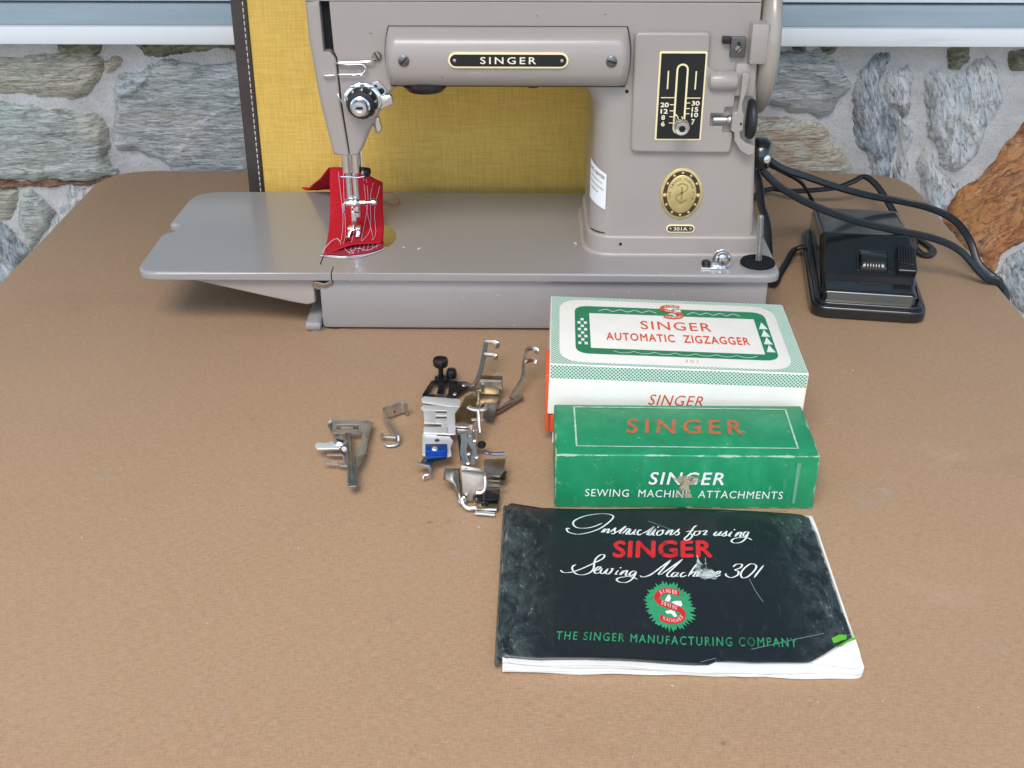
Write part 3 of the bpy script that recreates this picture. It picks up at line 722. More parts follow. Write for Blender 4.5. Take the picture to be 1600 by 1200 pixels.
# name plate
npc = (-0.0122, 0.1851); hw, hh = 0.0388, 0.0051
def capsule(cx, cz, hw, hh, n=10):
    p = []
    for k in range(n + 1): t = -pi / 2 + pi * k / n; p.append((cx + hw - hh + hh * math.cos(t), cz + hh * math.sin(t)))
    for k in range(n + 1): t = pi / 2 + pi * k / n; p.append((cx - hw + hh + hh * math.cos(t), cz + hh * math.sin(t)))
    return p
npl = obj('name_plate', rprism(capsule(*npc, hw, hh), 0.7685, 0.7657, r=0.0004, mp=xz), gold_p, lh)
obj('black_field', rprism(capsule(*npc, hw - 0.0013, hh - 0.0013), 0.7660, 0.76555, r=0, mp=xz), black, npl)
text(npl, 'SINGER', (-0.0302, 0.7655, 0.1829), (0.0057, 0.7655, 0.1829), (-0.0302, 0.7655, 0.1874), cream, 0.012, space=1.35)
for sx in (-1, 1): obj('rivet', lathe([(0.0012, 0), (0.0011, 0.0004), (0.0001, 0.0008)], (npc[0] + sx * 0.0345, 0.7655, npc[1]), (0, -1, 0), 12), nickel, npl)
# --- stitch length panel on the pillar
pad = [(0.0692, 0.2005), (0.1185, 0.2005), (0.1185, 0.1755), (0.1370, 0.1755), (0.1370, 0.1520), (0.1310, 0.1520), (0.1310, 0.1478), (0.1222, 0.1478), (0.1222, 0.1388), (0.1310, 0.1388), (0.1310, 0.1346), (0.1380, 0.1346), (0.1385, 0.1197), (0.0705, 0.1203)]
padr = [0.004, 0.004, 0.006, 0.003, 0.002, 0.002, 0.0005, 0.0005, 0.0005, 0.0005, 0.001, 0.001, 0.004, 0.004]
PD = PF - 0.0042
ppad = round_poly(pad, padr, 5)
panel = obj('stitch_panel', rprism(ppad, PF + 0.004, PD, r=[0.0003 if (p[0] > 0.1195 and 0.130 < p[1] < 0.1765) else 0.0022 for p in ppad], mp=xz, seg=5), enamel, sm, wn=True)
# black stitch plate
q = lambda px, py, d=PD: atY(px, py, d)
bl, br, tl = V(0.0859, PD, 0.1292), V(0.1171, PD, 0.1292), V(0.0859, PD, 0.1884)
W_, H_ = 0.0312, 0.0592
sp_ = obj('stitch_plate', rprism(rrect(0.0859, 0.1171, 0.1292, 0.1884, 0.0014, 3), PD + 0.001, PD - 0.0007, r=0.0003, mp=xz), gold_p, panel)
obj('black_field', rprism(rrect(0.0871, 0.1159, 0.1304, 0.1872, 0.0006, 3), PD, PD - 0.00085, r=0, mp=xz), black, sp_)
cxp = 0.1015
outer = capsule(0, 0, 0.0235, 0.0040); inner = capsule(0, 0, 0.0223, 0.0028)
rot = lambda P: [(cxp - b, 0.1572 + a) for a, b in P]
v2 = flat([[(a, b) for a, b in quad] for quad in ring_faces(rot(outer), rot(inner))], (0, PD - 0.00085, 0), V(1, 0, 0), V(0, 0, 1), 0.0001)
obj('slot_border', v2, gold_p, sp_, smooth=False)
obj('lever_slot', flat([rot(inner)], (0, PD - 0.00085, 0), V(1, 0, 0), V(0, 0, 1), 0.00006), hole_m, sp_, smooth=False)
lines = []
for x0, x1, z0, z1 in [(0.0919, 0.0928, 0.1640, 0.1760), (0.1101, 0.1110, 0.1638, 0.1758), (0.0885, 0.0974, 0.1580, 0.1586), (0.1056, 0.1145, 0.1578, 0.1584)] + [(0.0948, 0.0974, z, z + 0.0006) for z in (0.1533, 0.1492, 0.1452, 0.1410)] + [(0.1056, 0.1080, z, z + 0.0006) for z in (0.1545, 0.1508, 0.1473)]:
    lines.append([(x0, z0), (x1, z0), (x1, z1), (x0, z1)])
obj('scale_marks', flat(lines, (0, PD - 0.00085, 0), V(1, 0, 0), V(0, 0, 1), 0.0001), gold_p, sp_, smooth=False)
def lab(s, x0, x1, z0, z1, d=PD - 0.00085, m=cream, par=sp_, bold=0.03):
    text(par, s, (x0, d, z0), (x1, d, z0), (x0, d, z1), m, bold, name='numerals')
lab('20', .0884, .0940, .1519, .1551); lab('12', .0888, .0936, .1476, .1508); lab('8', .0895, .0920, .1434, .1466); lab('6', .0896, .0921, .1390, .1424)
lab('30', .1090, .1143, .1530, .1562); lab('15', .1093, .1137, .1489, .1521); lab('10', .1092, .1139, .1452, .1484); lab('7', .1096, .1120, .1402, .1440)
lax = V(0.02, -1, -0.10)
lev = obj('stitch_lever', lathe([(0.0028, 0), (0.0028, 0.006), (0.0031, 0.010), (0.0035, 0.0150), (0.0040, 0.0160), (0.0050, 0.0165), (0.0052, 0.0200), (0.0044, 0.0214), (0.0032, 0.0216)], (0.1008, PD, 0.1455), lax, 24), chrome, panel)
obj('lever_hole', lathe([(0.0022, 0), (0.0022, 0.0003), (0.0001, 0.0003)], V(0.1008, PD, 0.1455) + lax.normalized() * 0.02165, lax, 16), hole_m, lev)
obj('screw_head', lathe([(0.0016, 0), (0.0013, 0.0005), (0.0001, 0.0006)], (0.1012, PD - 0.0008, 0.1842), (0, -1, 0), 12), steel_d, sp_)
obj('oil_hole', lathe([(0.0012, 0), (0.0012, 0.0003), (0.0001, 0.0003)], (0.0662, PF, 0.1610), (0, -1, 0), 12), hole_m, body)
obj('oil_hole', lathe([(0.0011, 0), (0.0011, 0.0003), (0.0001, 0.0003)], (0.0665, 0.7795, 0.0536), (0, -1, 0), 12), hole_m, body)
# --- bracket, winder and hand wheel at the right
br_ = obj('motor_bracket', rprism(rrect(0.1318, 0.1415, 0.1842, 0.1972, 0.0006, 2), PF + 0.001, PF - 0.0035, r=0.0004, mp=xz), steel_g, sm)
obj('black_tab', box(0.1262, 0.1317, PF - 0.0040, PF + 0.001, 0.1930, 0.1975, 0.0006), black, br_)
obj('bracket_slot', flat([capsule(0, 0, 0.0036, 0.0011, 6)], (0.1370, PF - 0.0036, 0.1910), V(0, 0, 1), V(-1, 0, 0), 0.0001), steel_d, br_, smooth=False)
screw(br_, (0.1368, PF - 0.0035, 0.1898), 0.0023, nickel, rot=0.9)
obj('wheel_boss', join(box(0.1435, 0.1545, PF - 0.010, 0.850, 0.1812, 0.2070, 0.0015), box(0.1365, 0.1500, PF - 0.004, 0.80, 0.1590, 0.1806, 0.001)), enamel, sm)
wc = V(0.1505, 0.825, 0.190)
hwheel = lathe([(0.012, -0.002), (0.030, 0.0), (0.044, 0.0005), (0.049, 0.0015), (0.0525, 0.0040), (0.0540, 0.0075), (0.0535, 0.0105), (0.0500, 0.0128), (0.040, 0.0135), (0.020, 0.0150), (0.0001, 0.0150)], wc, (1, 0, 0), 72)
obj('hand_wheel', hwheel, mat('wheel_enamel', (0.345, 0.310, 0.262), 0.26, var=0.1, vscale=30, coat=0.4), sm, ang=50)
wd = obj('winder_boss', lathe([(0.0030, -0.003), (0.0055, -0.0018), (0.0064, 0.0005), (0.0064, 0.0145), (0.0055, 0.0158), (0.0001, 0.0158)], (0.1218, PF - 0.0035, 0.1692), (1, 0, 0), 24), enamel, sm)
la = [(0.1402, 0.1745), (0.1430, 0.1760), (0.1450, 0.1735), (0.1442, 0.1640), (0.1420, 0.1560), (0.1425, 0.1505), (0.1440, 0.1480), (0.1440, 0.1375), (0.1420, 0.1360), (0.1430, 0.1320), (0.1470, 0.1285), (0.1530, 0.1265), (0.1530, 0.1210), (0.1490, 0.1200), (0.1435, 0.1235), (0.1390, 0.1300), (0.1385, 0.1355), (0.1362, 0.1370), (0.1362, 0.1490), (0.1392, 0.1500), (0.1402, 0.1580)]
wl = obj('winder_arm', rprism(round_poly(la, 0.0012, 3), PF + 0.001, PF - 0.0085, r=0.0007, mp=xz, seg=3), enamel, wd, wn=True)
obj('pin_hole', lathe([(0.0008, 0), (0.0008, 0.0002), (0.0001, 0.0002)], (0.1422, PF - 0.0085, 0.1418), (0, -1, 0), 10), hole_m, wl)
obj('spindle', join(cyl((0.1240, PF - 0.003, 0.1432), (0.1335, PF - 0.003, 0.1432), 0.0023), cyl((0.1335, PF - 0.003, 0.1432), (0.1364, PF - 0.003, 0.1432), 0.0031)), chrome, wd)
tyre = lathe([(0.0060, 0.0), (0.0115, 0.0004), (0.0132, 0.0018), (0.0136, 0.0032), (0.0132, 0.0046), (0.0115, 0.0058), (0.006, 0.0062), (0.0001, 0.0062)], (0.1465, PF - 0.0010, 0.1432), (1, 0, 0), 36)
obj('rubber_tyre', tyre, rubber, wd)
# --- medallion and model plate
mc_ = (0.1072, PF, 0.0900)
def ellprism(a, b, d0, d1, r=0.0003, n=40): return rprism(ell(mc_[0], mc_[2], a, b, n), d0, d1, r=r, mp=xz)
med = obj('medallion', ellprism(0.0147, 0.0184, PF + 0.001, PF - 0.0008, 0.0004), gold, sm)
obj('dark_ring', ellprism(0.0128, 0.0166, PF, PF - 0.0009, 0), brass_d, med)
obj('centre_disc', ellprism(0.0102, 0.0138, PF, PF - 0.0016, 0.0006), gold, med)
for k in range(12):
    t = 2 * pi * k / 12 + pi / 2
    big_ = k in (3, 9)
    r_ = 0.0016 if big_ else 0.0010
    p = (mc_[0] + 0.0115 * math.cos(t), PF - 0.0009, mc_[2] + 0.0152 * math.sin(t) - (0.0008 if big_ else 0))
    obj('rivet', lathe([(r_, 0), (r_ * 0.85, r_ * 0.5), (0.0001, r_ * 0.75)], p, (0, -1, 0), 10), gold, med)
emb = [ribbon2([(-0.0035, 0.0062), (0, 0.0078), (0.0036, 0.0060), (0.0030, 0.0030), (-0.0028, -0.0008), (-0.0034, -0.0035), (0, -0.0055), (0.0042, -0.0036)], 0.0009), ribbon2([(0.0, 0.0052), (0.0002, -0.0042)], 0.0012), ribbon2([(-0.0016, -0.0062), (0.0016, -0.0062)], 0.0008)]
obj('embossed_emblem', flat([p for e in emb for p in e], (mc_[0], PF - 0.0016, mc_[2]), V(1, 0, 0), V(0, 0, 1), 0.00025), mat('emboss_shade_gold', (0.62, 0.46, 0.19), 0.4, 1.0), med, smooth=False)
ring_txt = 'THE SINGER MANFG. CO.'
tg = []
for k, ch in enumerate(ring_txt):
    if ch == ' ': continue
    t = pi * (1.08 - 1.16 * k / (len(ring_txt) - 1)); c_ = V(mc_[0] + 0.0082 * math.cos(t), PF - 0.0016, mc_[2] + 0.0112 * math.sin(t))
    ex = V(math.sin(t), 0, -math.cos(t)); ey = V(math.cos(t), 0, math.sin(t))
    tg.append(on_plane(text_geo(ch, 0.01), c_ - ex * 0.0006 - ey * 0.0009, c_ + ex * 0.0006 - ey * 0.0009, c_ - ex * 0.0006 + ey * 0.0009, 0.0001))
obj('embossed_lettering', join(*tg), mat('emboss_text_gold', (0.36, 0.26, 0.11), 0.45, 0.9), med, smooth=False)
mpl = obj('model_plate', rprism(capsule(0.1083, 0.0643, 0.0100, 0.0030), PF + 0.001, PF - 0.0006, r=0.0002, mp=xz), gold_p, sm)
obj('black_field', rprism(capsule(0.1083, 0.0643, 0.0091, 0.0021), PF, PF - 0.0007, r=0, mp=xz), brass_d, mpl)
text(mpl, '301A', (0.1035, PF - 0.0007, 0.0631), (0.1131, PF - 0.0007, 0.0631), (0.1035, PF - 0.0007, 0.0656), cream, 0.012)
for sx in (-1, 1): obj('rivet', lathe([(0.0014, 0), (0.0011, 0.0006), (0.0001, 0.0009)], (0.1083 + sx * 0.0070, PF - 0.0007, 0.0643), (0, -1, 0), 10), nickel, mpl)
# white service label wrapped round the pillar's corner
def pillar_patch(u0, u1, z0a, z1a, off, nu=14, nz=4, fz=None):
    v = []; f = []
    for j in range(nz + 1):
        for i in range(nu + 1):
            t = u0 + (u1 - u0) * i / nu
            zt = j / nz
            z0 = z0a - 0.006 * i / nu; z1 = z1a - 0.008 * i / nu
            z = z0 + (z1 - z0) * zt
            rr = 0.0178 + off
            xl = 0.0448
            v.append(V(xl + 0.0178 - rr * math.cos(t), PF + 0.0178 - rr * math.sin(t), z))
    for j in range(nz):
        for i in range(nu): a = j * (nu + 1) + i; f.append((a, a + 1, a + nu + 2, a + nu + 1))
    return v, f
lb = obj('service_label', pillar_patch(R(12), R(66), 0.0835, 0.1112, 0.0005), label_w, sm)
def wrap(q):  # q.x = angle, q.z = height
    rr = 0.0178 + 0.0007; return V(0.0448 + 0.0178 - rr * math.cos(q.x), PF + 0.0178 - rr * math.sin(q.x), q.z - 0.007 * (q.x - R(12)) / R(54))
g = text_geo('ING CENTER', 0.02)
obj('lettering', ([wrap(V(R(18) + q.x * R(44), 0, 0.1055 + q.y * 0.0024)) for q in g[0]], g[1]), grey_ink, lb, smooth=False)
sm_lines = []
random.seed(3)
for k, (a0, a1) in enumerate([(20, 56), (18, 60), (22, 46)]):
    x = a0
    while x < a1:
        w_ = random.uniform(2.0, 6.0)
        zb = 0.1014 - 0.0042 * k
        q4 = [wrap(V(R(x), 0, zb)), wrap(V(R(min(x + w_, a1)), 0, zb)), wrap(V(R(min(x + w_, a1)), 0, zb + 0.0014)), wrap(V(R(x), 0, zb + 0.0014))]
        sm_lines.append((q4, [(0, 1, 2, 3)])); x += w_ + 1.4
obj('blurred_print', join(*sm_lines), mat('faint_ink', (0.38, 0.39, 0.40), 0.6), lb, smooth=False)
# --- tension dial and thread guides
tc_ = V(-0.1088, PF, 0.1556)
td = obj('tension_dial', lathe([(0.0110, -0.001), (0.0110, 0.003), (0.0125, 0.004), (0.0127, 0.0060), (0.0115, 0.0072), (0.0100, 0.0074), (0.0100, 0.006), (0.0001, 0.006)], tc_, (0, -1, 0), 36), chrome, sm)
obj('number_ring', lathe([(0.0090, 0.0055), (0.0104, 0.0065), (0.0104, 0.0125), (0.0088, 0.0165), (0.0060, 0.0174), (0.0001, 0.0174)], tc_, (0, -1, 0), 36), black, td)
kn = obj('tension_knob', lathe([(0.0062, 0.0165), (0.0068, 0.0176), (0.0066, 0.0205), (0.0056, 0.0212), (0.0056, 0.0240), (0.0046, 0.0254), (0.0026, 0.0256), (0.0024, 0.0235), (0.0001, 0.0235)], tc_, (0, -1, 0), 32), chrome, td)
obj('slot', obox(tc_ + V(0, -0.0236, 0), V(1, 0, 0), V(0, 1, 0), V(0, 0, 1), 0.0021, 0.0003, 0.0007), hole_m, kn, smooth=False)
dg = []
for k, ch in enumerate('0123456789'):
    t = -pi / 2 + 0.55 + k * 2 * pi / 10
    rad = V(math.cos(t), 0, math.sin(t)); ex = V(math.sin(t), 0, -math.cos(t))
    p = tc_ + rad * 0.0096 + V(0, -0.0145, 0); ey = (rad * -0.45 + V(0, -0.9, 0)) * -1; ey.normalize()
    hgt = 0.0026; wd_ = 0.0016 if ch != '1' else 0.0005
    dg.append(on_plane(text_geo(ch, 0.02), p - ex * wd_ / 2 - ey * hgt / 2, p + ex * wd_ / 2 - ey * hgt / 2, p - ex * wd_ / 2 + ey * hgt / 2, 0.00025))
obj('numerals', join(*dg), white_ink, td, smooth=False)
obj('dial_lugs', join(*[obox(tc_ + V(x, -0.0068, z), V(1, 0, 0), V(0, 1, 0), V(0, 0, 1), 0.0016, 0.0009, 0.0009, 0.0003) for x, z in ((-0.006, 0.0098), (0.0005, 0.0113), (0.0062, 0.0095))]), chrome, td)
# thread plate at upper right of the dial
tp = round_poly([(-0.1045, 0.1660), (-0.0985, 0.1682), (-0.0925, 0.1610), (-0.0960, 0.1575), (-0.1010, 0.1600)], 0.0022, 4)
tpl = obj('guide_plate', rprism(tp, PF - 0.0005, PF - 0.0020, r=0.0004, mp=xz), nickel_b, sm)
obj('plate_hole', lathe([(0.0011, 0), (0.0011, 0.0002), (0.0001, 0.0002)], (-0.1003, PF - 0.0020, 0.1645), (0, -1, 0), 12), brass_d, tpl)
screw(tpl, (-0.0966, PF - 0.0018, 0.1612), 0.0020, steel_d, rot=2.2)
tb = round_poly([(-0.0985, 0.1588), (-0.0900, 0.1592), (-0.0887, 0.1530), (-0.0990, 0.1490)], 0.0012, 3)
obj('guard_plate', rprism(tb, PF - 0.0010, PF - 0.0050, r=0.0010, mp=xz), chrome, sm)
yw = PF - 0.0035
obj('thread_guide', join(tube([V(-0.1002, PF, 0.1823), V(-0.1010, yw, 0.1815), V(-0.1040, yw, 0.1808), V(-0.1150, yw, 0.1803), V(-0.1245, yw, 0.1800), V(-0.1255, PF, 0.1794)], 0.0008),
                         tube([V(-0.1252, PF - 0.001, 0.1792), V(-0.1180, yw, 0.1790), V(-0.1090, yw, 0.1790), V(-0.1066, yw, 0.1778), V(-0.1062, yw, 0.1755), V(-0.1078, yw, 0.1735), V(-0.1110, yw, 0.1726), V(-0.1240, yw, 0.1724)], 0.0008),
                         tube([V(-0.1265, yw - 0.001, 0.1722), V(-0.1290, yw - 0.0015, 0.1722), V(-0.1330, yw - 0.0015, 0.1720), V(-0.1335, PF - 0.001, 0.1718)], 0.0009)), chrome, sm)
screw(sm, (-0.0985, PF, 0.1838), 0.0031, nickel, rot=-1.1, h=0.0022)
obj('check_spring', tube([V(-0.1225, PF - 0.006, 0.1545), V(-0.1242, PF - 0.007, 0.1580), V(-0.1252, PF - 0.006, 0.1605)], 0.0003), chrome, sm)
# --- needle bar, presser bar, clamp and foot
NY = 0.8085
nx = lambda px: atY(px, 300, NY).x
bars = [cyl((-0.1272, NY, 0.095), (-0.1272, NY, 0.1185), 0.0036), cyl((-0.1205, NY, 0.095), (-0.1205, NY, 0.1185), 0.0036),
        cyl((-0.1268, NY, 0.074), (-0.1268, NY, 0.0955), 0.0021), cyl((-0.1222, NY, 0.062), (-0.1222, NY, 0.0955), 0.0022)]
obj('needle_bar', join(bars[0], bars[2]), chrome, sm)
pb = obj('presser_bar', join(bars[1], bars[3], box(-0.1172, -0.1160, NY - 0.001, NY + 0.001, 0.094, 0.118)), chrome, sm)
obj('thumb_screw', join(cyl((-0.1170, NY - 0.001, 0.0985), (-0.1140, NY - 0.002, 0.0985), 0.0014), lathe([(0.0028, 0), (0.0034, 0.0004), (0.0034, 0.0024), (0.0028, 0.0028), (0.0001, 0.0028)], (-0.1142, NY - 0.002, 0.0965), (1, -0.5, 0), 18)), steel_d, pb)
obj('bar_guide', join(tube([V(-0.1318, NY - 0.003, 0.0933), V(-0.1240, NY - 0.0042, 0.0935), V(-0.1195, NY - 0.004, 0.0930), V(-0.1150, NY - 0.003, 0.0938)], 0.0006), tube([V(-0.129, NY - 0.003, 0.1150), V(-0.1230, NY - 0.0045, 0.1140), V(-0.117, NY - 0.004, 0.1145)], 0.0006)), chrome, sm)
clampg = lathe([(0.0010, 0), (0.0030, 0.0012), (0.0040, 0.0050), (0.0036, 0.0085), (0.0022, 0.0105), (0.0016, 0.0108), (0.0016, 0.0150), (0.0013, 0.0152), (0.0009, 0.0155), (0.0009, 0.0190), (0.0001, 0.0192)], (-0.1305, NY - 0.0025, 0.0735), (1, 0, 0.02), 14)
nc = obj('needle_clamp', clampg, chrome, sm, ang=25)
obj('clamp_screw', lathe([(0.0014, 0), (0.0026, 0.0007), (0.0029, 0.0025), (0.0022, 0.0042), (0.0001, 0.0047)], (-0.1118, NY - 0.0025, 0.0741), (1, 0, 0.02), 16), chrome, nc)
obj('thread_hook', strip([V(-0.1295, NY - 0.003, 0.0745), V(-0.1315, NY - 0.0035, 0.0725), V(-0.1318, NY - 0.0035, 0.0690), V(-0.1312, NY - 0.003, 0.0660)], 0.0020, 0.0012, (0, 1, 0)), chrome, nc)
obj('needle', join(cyl((-0.1262, NY, 0.048), (-0.1262, NY, 0.070), 0.0006, 8)), chrome, sm)
ft = obj('presser_foot', join(box(-0.1260, -0.1228, NY - 0.0035, NY - 0.0010, 0.0515, 0.0660, 0.0007), box(-0.1245, -0.1205, NY - 0.004, NY + 0.002, 0.0640, 0.0700, 0.0008),
                              box(-0.1300, -0.1275, NY - 0.0125, NY + 0.004, 0.0478, 0.0490, 0.0005), box(-0.1235, -0.1205, NY - 0.0090, NY + 0.004, 0.0478, 0.0490, 0.0005), box(-0.1300, -0.1205, NY - 0.003, NY + 0.004, 0.0480, 0.0530, 0.0008),
                              rprism([(NY - 0.0125, 0.0480), (NY - 0.0165, 0.0500), (NY - 0.0165, 0.0508), (NY - 0.0125, 0.0490)], -0.1312, -0.1262, r=0, mp=lambda u, v, w: (w, u, v))), chrome, sm, ang=30)
ft.location.z += 0.0018
# --- bobbin thread guide and spool pin on the bed's right end
bg_ = obj('bobbin_tension_guide', join(box(0.1205, 0.1375, 0.7535, 0.7600, HB, HB + 0.0010, 0.0004),
      rprism(round_poly([(0.1280, HB + 0.0005), (0.1415, HB + 0.0005), (0.1415, HB + 0.0085), (0.1395, HB + 0.0125), (0.1348, HB + 0.0140), (0.1300, HB + 0.0125), (0.1280, HB + 0.0085)], 0.003, 4), 0.7575, 0.7560, r=0.0004, mp=xz)), chrome, sm)
obj('tension_disc', lathe([(0.0050, -0.001), (0.0052, 0.0006), (0.0042, 0.0018), (0.0040, 0.0016), (0.0001, 0.0016)], (0.1352, 0.7560, HB + 0.0068), (0, -1, 0), 22), chrome, bg_)
obj('stud', lathe([(0.0028, 0.0015), (0.0030, 0.0042), (0.0022, 0.0052), (0.0001, 0.0056)], (0.1352, 0.7560, HB + 0.0068), (0, -1, 0), 18), nickel_b, bg_)
obj('dark_screw', lathe([(0.0032, 0), (0.0032, 0.0022), (0.0024, 0.0030), (0.0001, 0.0032)], (0.1247, 0.7600, HB + 0.001), (0, 0, 1), 16), steel_d, bg_)
spn = obj('spool_pin', cyl((0.1618, 0.7645, HB + 0.002), (0.1600, 0.7645, 0.0815), 0.0017, 14), nickel_b, sm)
th_ = []
ax_ = (V(0.1600, 0.7645, 0.0815) - V(0.1618, 0.7645, HB + 0.002))
for k in range(40):
    c_ = V(0.1618, 0.7645, HB + 0.002) + ax_ * ((k + 1.0) / 41.5); th_.append(lathe([(0.0017, -0.0003), (0.00215, 0.0), (0.0017, 0.0003)], c_, ax_, 12))
tag(obj('screw_thread', join(*th_), nickel_b, spn), kind='stuff')
obj('felt_disc', lathe([(0.0118, 0.0), (0.0121, 0.0010), (0.0116, 0.0022), (0.0001, 0.0024)], (0.1612, 0.7645, HB), (0, 0, 1), 40), felt, spn)
# --- motor plug at the back of the pillar
plug = obj('cord_plug', join(lathe([(0.010, -0.004), (0.0118, 0.0), (0.0118, 0.006), (0.0095, 0.0095), (0.0001, 0.010)], (0.1640, 0.822, 0.1060), (1, -0.35, 0.0), 28)), bakelite, sm)
obj('plug_screw', lathe([(0.0030, 0), (0.0028, 0.0010), (0.0001, 0.0014)], (0.1690, 0.8095, 0.1060), (0.5, -0.85, 0.2), 14), chrome, plug)
random.seed(11)
lint = [(630, 387, 0.0016), (655, 389, 0.0014), (899, 381, 0.0016)]
for k, (a, b, l_) in enumerate(lint):
    p = atZ(a, b, HB + 0.0006); d = V(math.cos(k * 1.3 - 0.5), math.sin(k * 1.3 - 0.5), 0)
    free('lint_scrap', tube([p - d * l_, p + V(0, 0, 0.0005), p + d * l_], 0.0005, 6, 3), [nickel_b, thread_w, thread_w][k],
         ['tiny metallic scrap on the bed just right of the needle plate', 'small white thread scrap further right of the needle plate', 'single white lint scrap on the bed near the pillar'][k], 'scrap', 'scraps lying on the machine bed')

# ================================================================== red cloth under the presser foot
rc = NT('red_cotton')
rv = rc.noise(rc.mapping(scale=(700, 700, 700)), 1, 3, 0.6)
rcc = rc.ramp(rv, [(0.3, (0.36, 0.008, 0.016)), (0.7, (0.56, 0.016, 0.030))])
rc.bump(rv, 0.4, 0.0006); rc.out(rcc, 0.85, 0.15)
cloth = thing('cloth_strip', 'red cotton test strip with white stitching under the presser foot', 'cloth', (-0.127, 0.82, HB))
Lp = spline([V(-0.1428, 0.7742, 0.0472), V(-0.1436, 0.790, 0.0472), V(-0.1450, 0.812, 0.0482), V(-0.1468, 0.836, 0.0560), V(-0.1482, 0.852, 0.0715), V(-0.1488, 0.860, 0.0810)], 7)
Rp = spline([V(-0.1036, 0.7925, 0.0492), V(-0.1040, 0.803, 0.0482), V(-0.1050, 0.820, 0.0482), V(-0.1078, 0.842, 0.0540), V(-0.1088, 0.853, 0.0610), V(-0.1095, 0.862, 0.0680)], 7)
Lb = spline([V(-0.1488, 0.860, 0.0810), V(-0.1510, 0.866, 0.0795), V(-0.1620, 0.885, 0.0640), V(-0.1760, 0.906, 0.0475), V(-0.182, 0.914, 0.036)], 4)[1:]
Rb = spline([V(-0.1095, 0.862, 0.0680), V(-0.1110, 0.868, 0.0680), V(-0.1200, 0.885, 0.0590), V(-0.1330, 0.906, 0.0475), V(-0.139, 0.914, 0.036)], 4)[1:]
LL, RR = Lp + Lb, Rp + Rb
def cl(i, t):
    p = LL[i].lerp(RR[i], t)
    wob = noise.noise(V(p.x * 70, p.y * 55, 1.5)) * 0.0014
    lift = math.sin(pi * t) * 0.0035 * (1 if i > 30 else 0.25)
    fold = 0.0018 * max(0, 1 - i / 7) * (math.sin(pi * min(1, t * 1.1)) ** 2)
    return V(p.x, p.y + fold * 0.6, max(p.z + wob * (0.4 if p.z < 0.05 else 1) + lift + fold * 0.7, HB + 0.0012))
NTc = 18
def cloth_geo(th):
    v = [cl(i, k / NTc) + V(0, 0, th) for i in range(len(LL)) for k in range(NTc + 1)]
    f = [(i * (NTc + 1) + k, i * (NTc + 1) + k + 1, (i + 1) * (NTc + 1) + k + 1, (i + 1) * (NTc + 1) + k) for i in range(len(LL) - 1) for k in range(NTc)]
    return v, f
co = obj('strip', cloth_geo(0), rc.m, cloth, ang=60)
so = co.modifiers.new('thickness', 'SOLIDIFY'); so.thickness = 0.0007; so.offset = -1
fpx = [(511, 396), (545, 386), (597, 372), (600, 379), (597, 388), (572, 396), (545, 400), (524, 397)]
uf = [atZ(a, b, HB + 0.0012) for a, b in fpx]
obj('turned_under_end', rprism([(p.x, p.y) for p in uf], HB + 0.0009, HB + 0.0016, r=0.0002), mat('red_cotton_back', (0.28, 0.010, 0.030), 0.9), cloth)
tw = []
random.seed(5)
for t0, t1, amp in [(0.17, 0.30, 0.03), (0.25, 0.33, 0.02), (0.46, 0.47, 0.02), (0.72, 0.62, 0.06), (0.84, 0.66, 0.05), (0.92, 0.80, 0.06), (0.60, 0.86, 0.03)]:
    pts = []
    for i in range(3, 36, 3):
        t = t0 + (t1 - t0) * (1 - i / 36) + amp * math.sin(i * 0.25 + t0 * 20) * 0.5
        pts.append(cl(i, max(0.02, min(0.98, t))) + V(0, 0, 0.0008))
    tw.append(tube(pts, 0.00014, 5, 3))
for k in range(7):
    a = atZ(549 + k * 7, 386 - k * 2.0, HB + 0.0020); b = atZ(545 + k * 7.2, 398 - k * 1.7, HB + 0.0020); tw.append(tube([a, b], 0.00013, 5, 1))
tw.append(tube([atZ(548, 393, HB + 0.002), atZ(560, 388, HB + 0.002), atZ(575, 391, HB + 0.002), atZ(594, 381, HB + 0.002)], 0.00014, 5, 4))
tw.append(tube([atZ(535, 383, HB + 0.003), atZ(543, 393, HB + 0.002), atZ(552, 396, HB + 0.002), atZ(548, 390, HB + 0.0025)], 0.00016, 5, 5))
obj('stitching', join(*tw), thread_w, cloth)
obj('thread_tail', join(tube([atZ(503, 395, HB + 0.0012), atZ(510, 385, HB + 0.003), atZ(519, 376, HB + 0.004), atZ(527, 373, HB + 0.003), atZ(533, 380, HB + 0.002)], 0.00024, 6, 6),
     tube([atZ(500, 399, HB + 0.001), atZ(530, 403, HB + 0.001), atZ(560, 401.5, HB + 0.001), atZ(590, 393, HB + 0.001), atZ(604, 386, HB + 0.001)], 0.00020, 6, 6)), thread_w, cloth)
obj('red_loop', tube([atZ(598, 300, HB + 0.001), atZ(612, 302, HB + 0.002), atZ(624, 312, HB + 0.001), atZ(620, 320, HB + 0.001), atZ(606, 318, HB + 0.001), atZ(598, 312, HB + 0.001)], 0.00026, 6, 6), thread_r, cloth)
obj('pin', join(lathe([(0.0004, 0), (0.0011, 0.0004), (0.0011, 0.0010), (0.0001, 0.0014)], atZ(583, 377, HB + 0.002), (0, 0, 1), 10)), chrome, cloth)

